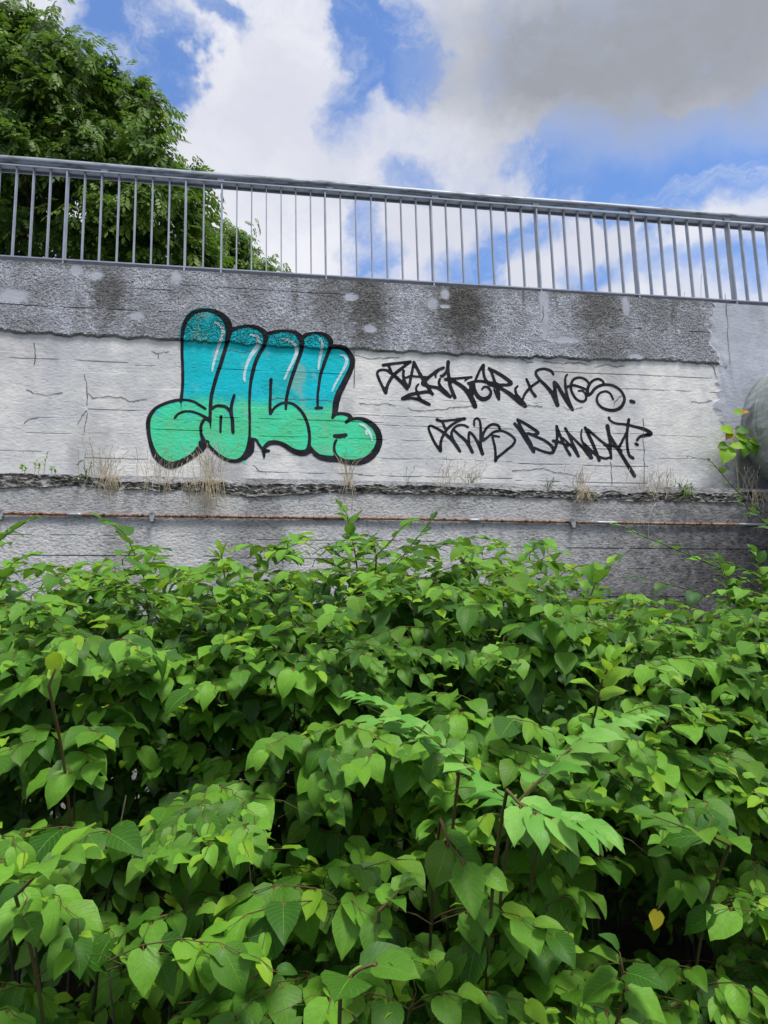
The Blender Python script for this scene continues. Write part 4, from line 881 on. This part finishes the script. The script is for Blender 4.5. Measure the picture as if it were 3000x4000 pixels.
shoot('dull yellow leaf deep in the dark hollow', [(2590,3520,2.5),(2580,3535,2.5),(2570,3550,2.5)], .13, [LYel], 1, droop=1.2, seed=26, name='yellow_leaf_stalk')
# thin woody stems of the bushes at the right
shoot('bramble stem reaching up left in front of the painted wall, below the duct', [(3060,2080,6.2),(2960,1990,6.2),(2880,1920,6.2),(2810,1840,6.2),(2770,1800,6.2),(2700,1785,6.2)], .105, LD, 11, droop=.1, seed=30, name='bramble_stem', mat='cane')
shoot('long bramble stem slanting down right across the stained and shaded lower wall', [(3050,2360,5.6),(2900,2260,5.6),(2740,2190,5.6),(2600,2130,5.6),(2500,2090,5.6),(2440,2060,5.6),(2400,2050,5.6)], .10, LD+LM[:2], 19, droop=.1, seed=31, name='bramble_stem', mat='cane')
shoot('second bramble stem just under the long one at the right', [(3060,2300,5.3),(2960,2250,5.3),(2870,2210,5.3),(2760,2170,5.3)], .10, LD, 14, droop=.15, seed=32, name='bramble_stem', mat='cane')
shoot('large dim heart leaves on a low stem against the stained and shaded wall', [(2900,2370,5.8),(2780,2330,5.8),(2640,2290,5.8),(2480,2250,5.8)], .17, LD, 7, droop=.9, seed=33, name='bramble_stem', mat='cane')
shoot('bramble stem with broad dark leaves at the right edge under the duct', [(3080,2120,5.6),(3010,2060,5.6),(2950,2010,5.6),(2890,1960,5.6)], .13, LD, 7, droop=.1, seed=34, name='bramble_stem', mat='cane')
for q_, (a, b) in enumerate(((2960, 2200), (2830, 2240), (3010, 2330), (2900, 2330))):
    shoot(['leafy twig highest of the bush at the right edge', 'leafy twig of the bush at the right, leftmost one', 'leafy twig of the bush at the right, at the edge of the photo', 'leafy twig of the bush at the right, lowest one'][q_], [(a+20, b+160, 5.2), (a+10, b+70, 5.2), (a, b, 5.2), (a-20, b-50, 5.2)], .11, LM+LD, 12, droop=.2, seed=40+q_, name='bush_twig')
# vine hanging beside the duct
LV = [leaf_mesh('leaf', [M['leafy'], M['petiole']], .15, .4, .04, 1.0, .1, seed=60), leaf_mesh('leaf', [M['leaf'], M['petiole']], .1, .5, .04, 1.0, -.1, seed=61)]
LO = leaf_mesh('leaf', [flat('orange_leaf', (.50, .22, .02), (.35, .30, .03), 20), M['petiole']], .2, .5, .04, .9, 0, seed=62)
v_ = empty('vine', tuple(P(2866, 1700, -.12)), 'climbing vine with yellow-green leaves hanging beside the big duct', 'vine')
st = MB(); st.tube(catmull([tuple(P(a, b, -.1)) for a, b in ((2885, 1915), (2880, 1850), (2873, 1780), (2868, 1720), (2866, 1680))], 4), .006, 5); st.build('stem', M['dry'], v_, True)
for (a, b, ax, az_, sz, me) in ((2866,1685,-1,.05,.17,LV[0]),(2868,1680,1,-.1,.15,LV[1]),(2860,1690,-.7,-.5,.12,LO),(2872,1690,.6,-.7,.14,LV[0]),(2850,1740,-.6,-.9,.22,LV[0]),(2845,1735,.5,-.2,.15,LV[0]),(2840,1735,-1,-.3,.12,LV[1]),
                                (2905,1715,-.2,-1,.19,LV[1]),(2918,1712,.4,-1,.19,LV[1]),(2925,1715,1,-.5,.15,LV[0]),(2900,1610,-1,-.1,.12,LV[0]),(2895,1612,.6,.1,.07,LO)):
    put_leaf(me, P(a, b, -.2), (ax, -.35, az_), (0, -1, .5), sz, v_)

# ------------------------------------------------------------------ dry grass and weeds on the ledge
def tuft(label, px, n, hgt, hang, spread, mat='dry', name='grass_tuft', seed=0, cat='grass', wid=.0021):
    r_ = random.Random(seed); x = P(px, 1900, -.15)[0]; z = float(lt(x))
    hgt *= .78; n = int(n*.62)+3; root = empty(name, (x, -.17, z), label, cat, 'tufts growing on the ledge of the wall'); b = MB()
    for k in range(n):
        hg = k < n*hang; bx = x+r_.gauss(0, spread*.5); by = -.17+r_.uniform(-.03, .09); ln = hgt*r_.uniform(.4, 1.1)
        if hg:
            o_ = r_.uniform(-.1, .1); pts = [(bx, by, z), (bx+o_*.2, -.225-r_.random()*.03, z+.015), (bx+o_*.6, -.25-r_.random()*.04, z-ln*.45), (bx+o_+r_.uniform(-.03,.03), -.235-r_.random()*.05, z-ln*.95)]
        else:
            o_ = r_.gauss(0, .09)*(ln/.3+.3); pts = [(bx, by, z-.01), (bx+o_*.2, by-.005, z+ln*.4), (bx+o_*.5, by-.02, z+ln*.75), (bx+o_, by-.05, z+ln)]
        b.tube(catmull(pts, 3), wid*r_.uniform(.5, 1.1), 3, 0, False)
        if not hg and r_.random() < .3: p = pts[-1]; b.tube([p, (p[0]+.004, p[1], p[2]+.02), (p[0]+.008, p[1], p[2]+.045)], [.001, .004, .001], 4, 0, False)
    b.build('blades', M[mat], root)
    return root
tuft('dry straw tuft on the ledge hanging far down, first from the left', 425, 110, .30, .55, .10, seed=1)
tuft('tall thin dry grass under the left blob of the teal graffiti', 640, 90, .38, .35, .22, seed=2)
tuft('dense drooping straw tuft under the teal graffiti, with stalks hanging past the pipe', 820, 170, .46, .55, .17, seed=3)
tuft('narrow upright straw tuft under the round end of the graffiti', 1358, 55, .42, .3, .05, seed=4)
tuft('sparse pale grass standing below the second line of black writing, left', 1770, 55, .32, .05, .24, seed=5)
tuft('bushy straw clump on the ledge below the black writing', 2265, 110, .26, .55, .08, seed=6)
tuft('thin pale grass standing right of the writing, on the ledge', 2560, 90, .26, .1, .26, seed=7)
tuft('dry straw hanging from the ledge at the right edge, under the duct', 2925, 60, .34, .5, .08, seed=8)
tuft('fine pale grass stalks standing before the left wall panel', 385, 26, .40, .0, .16, seed=9)
tuft('small green grass tuft with dark roots on the right of the ledge', 2665, 60, .12, .3, .07, 'grs', seed=10, wid=.004)
tuft('green weed stem on the ledge at the left', 330, 14, .16, .3, .03, 'grs', seed=11, wid=.004)
tuft('bright green sprig below the second word of the writing', 2135, 10, .15, .0, .015, 'grs', seed=12, wid=.004)
tuft('small green sprig below the start of the second writing line', 1835, 10, .17, .0, .018, 'grs', seed=13, wid=.004)
tuft('thin dark weed standing alone between graffiti and writing', 1588, 5, .18, .0, .006, 'grs', seed=14)
def weed(label, pts, seed):
    r_ = random.Random(seed); root = None
    for k, (px, hh) in enumerate(pts):
        x = P(px, 1850, -.15)[0]; z = float(lt(x))
        if root is None: root = empty('flowering_weed', (x, -.16, z), label, 'plant')
        b = MB(); pth = [(x, -.16, z-.01), (x+.01, -.17, z+hh*.5), (x+r_.uniform(-.02, .05), -.18, z+hh)]; b.tube(catmull(pth, 3), .0022, 4); b.build('stem', M['grs'], root)
        for j in range(7): 
            t_ = r_.uniform(.35, 1); put_leaf(r_.choice(LY), (x+.02*t_, -.17, z+hh*t_), (r_.uniform(-1, 1), -.4, .4), (0, -1, .8), r_.uniform(.018, .03), root)
weed('low yellow-green flowering weed on the ledge at the far left', [(85, .09), (95, .05), (135, .11), (150, .08), (172, .20), (200, .06), (215, .04)], 3)
b = MB(); b.tube(catmull([tuple(P(a, c_, yy_)) for a, c_, yy_ in ((2566,1962,-.22),(2545,1990,-.24),(2535,2030,-.23),(2532,2070,-.2),(2534,2100,-.18))], 4), .003, 5)
tag(b.build('string', flat('string', (.45, .45, .42), (.6, .6, .57), 30)), 'thin pale string hanging from the ledge over the rusty pipe', 'string')
for q_, (a, hh) in enumerate(((2050, .22), (2225, .26), (2238, .2), (2660, .26), (2732, .5), (1996, .12))):      # stray stalks behind the railing
    x = P(a, 1150, .3)[0]; z = ZTOP+G*x; b = MB(); b.tube(catmull([(x, .3, z-.05), (x+.02, .3, z+hh*.5), (x+.05, .3, z+hh)], 3), .0025, 4)
    tag(b.build('grass_stalk', M['dry']), ['short grass stalk behind the railing, middle', 'left of two crossing stalks behind the railing', 'right of two crossing stalks behind the railing', 'grass stalk with drooping head behind the railing', 'tallest grass stalk behind the railing, at the right', 'tiny grass stalk behind the railing'][q_], 'grass')

# ------------------------------------------------------------------ trees behind the railing
def spray_geo(r_, n=7, ln=.26):
    """pinnate leaf: n leaflets folded along a thin stalk; returns verts, tris"""
    v = []; f = []
    for k in range(n):
        t_ = .25+.75*(k//2)/((n-1)/2); s_ = 0 if k == n-1 else (1 if k % 2 else -1)
        bx = ln*t_; bz = -.10*ln*t_*t_*2
        a = np.array((.62, s_*.78, -.35)) if s_ else np.array((1, 0, -.4)); a = a/np.linalg.norm(a); sd_ = np.cross(a, (0, 0, 1)); sd_ /= np.linalg.norm(sd_)
        L_ = ln*.50*r_.uniform(.8, 1.1); w_ = L_*.24; p = np.array((bx, 0, bz)); i = len(v)
        mid = p+a*L_*.45
        v += [p, mid+sd_*w_+np.array((0, 0, .012)), p+a*L_+np.array((0, 0, -.02)), mid-sd_*w_+np.array((0, 0, .012)), mid]
        f += [(i, i+1, i+4), (i+4, i+1, i+2), (i, i+4, i+3), (i+4, i+2, i+3)]
    return np.array(v), np.array(f)
def tree(label, base_, blobs, nspray, seed, ln=.24, limbs=(), nparts=300, name='ash_tree', tr=.16, clumps=260):
    r_ = random.Random(seed); root = empty(name, base_, label, 'tree')
    tk = MB(); cz = max(b_[2] for b_ in blobs); top_ = (blobs[0][0], blobs[0][1], cz)
    tk.tube(catmull([base_, (base_[0]+.1, base_[1], base_[2]+(cz-base_[2])*.4), top_], 5), np.linspace(tr, tr*.25, 11), 9); tk.build('trunk', M['bark'], root, True)
    geos = [spray_geo(r_, 7, 1.0) for _ in range(6)]
    # clump centres inside the blobs, mostly near their skin
    cl = []; vol = np.array([b_[3]*b_[4]*b_[5] for b_ in blobs]); vol = vol**(2/3); vol /= vol.sum()
    while len(cl) < clumps:
        b_ = blobs[int(np.searchsorted(np.cumsum(vol), r_.random()))]
        u = np.array([r_.gauss(0, 1) for _ in range(3)]); u /= np.linalg.norm(u); rad = r_.uniform(.55, 1.04)
        cl.append((np.array(b_[:3])+u*np.array(b_[3:6])*rad, u, r_.uniform(.16, .36)))
    for c_, u, s_ in cl[:clumps//3]:
        lb_ = MB(); b_ = min(blobs, key=lambda q2: np.linalg.norm(np.array(q2[:3])-c_)); s0 = np.array(b_[:3])*.6+np.array((base_[0], base_[1], c_[2]-.8))*.4
        lb_.tube(catmull([tuple(s0), tuple(.5*s0+.5*c_+np.array((0, 0, .15))), tuple(c_)], 3), np.linspace(.035, .008, 7), 5, 0, False); lb_.build('branch', M['bark'], root)
    Vs = []; Fs = []; nv = 0; cand = []
    for k in range(nspray):
        c_, u, s_ = cl[r_.randrange(len(cl))]; off = np.array([r_.gauss(0, 1) for _ in range(3)])*s_*np.array((.55, .55, .5)); p = c_+off
        az = math.atan2(off[1]+u[1]*.3, off[0]+u[0]*.3)+r_.uniform(-.7, .7); el = r_.uniform(0, 1.25); sc = ln*r_.uniform(.7, 1.15)
        cand.append((p, rotm(az, el, r_.uniform(-.5, .5)), sc))
    cand.sort(key=lambda c_: np.linalg.norm(c_[0]-CAM))
    mesh_o = []
    for g_ in geos[:4]:
        bb = MB(); bb.v = [tuple(v) for v in g_[0]]; bb.f = [tuple(map(int, f)) for f in g_[1]]; bb.mi = [0]*len(bb.f); mesh_o.append(bb.mesh('leaf_spray', M['treeleafo']))
    for p, Rr, sc in cand[:nparts]:
        o = bpy.data.objects.new('leaf_spray', r_.choice(mesh_o)); COL.objects.link(o); o.parent = root
        o.matrix_basis = Matrix.Translation(Vector(p)-Vector(base_)) @ Matrix(Rr.tolist()).to_4x4() @ Matrix.Diagonal((sc, sc, sc, 1))
    for p, Rr, sc in cand[nparts:]:
        g_ = geos[r_.randrange(6)]; Vs.append((g_[0]*sc) @ Rr.T+p); Fs.append(g_[1]+nv); nv += len(g_[0])
    o = npmesh('foliage', np.vstack(Vs), np.vstack(Fs), M['treeleaf'], root, False, None, base_); o['kind'] = 'stuff'
    return root
def bl(px, py, Y, rx, ry, dep):
    c_ = P(px, py, Y); k = (Y+DIST)/FPX*1.02; return (c_[0], c_[1], c_[2], rx*k, dep, ry*k)
YT = 4.6
tb = P(-60, 1000, YT); 
tree('large ash tree behind the railing at the left, filling the corner of the sky', (tb[0], YT, ZTOP-.2),
     [bl(60,560,YT,400,320,1.5),bl(-60,300,YT+.3,300,260,1.3),bl(330,430,YT-.2,270,230,1.2),bl(560,600,YT-.2,200,170,1.0),bl(600,800,YT-.3,185,240,1.0),bl(250,820,YT,400,280,1.4),bl(660,960,YT,160,170,.9),
      bl(430,270,YT,110,90,.6),bl(230,200,YT,120,100,.6),bl(20,110,YT,90,90,.6),bl(-300,600,YT+.3,300,400,1.5),bl(300,1010,YT,380,110,1.0),bl(480,330,YT,90,90,.5)], 16500, 3, .245, clumps=360)
tb2 = P(930, 1100, 6.0)
tree('small bushy tree low behind the railing, right of the ash tree', (tb2[0], 6.0, ZTOP-.2),
     [bl(860,1010,6.0,70,90,.6),bl(960,1060,6.0,85,60,.5),bl(800,1000,6.2,80,130,.6),bl(1060,1080,6.0,55,32,.3),bl(915,960,6.0,30,60,.3)], 2300, 5, .20, name='small_tree', tr=.05, clumps=110, nparts=200)
print('LEAVES', NLEAF, 'objects', len(bpy.data.objects))
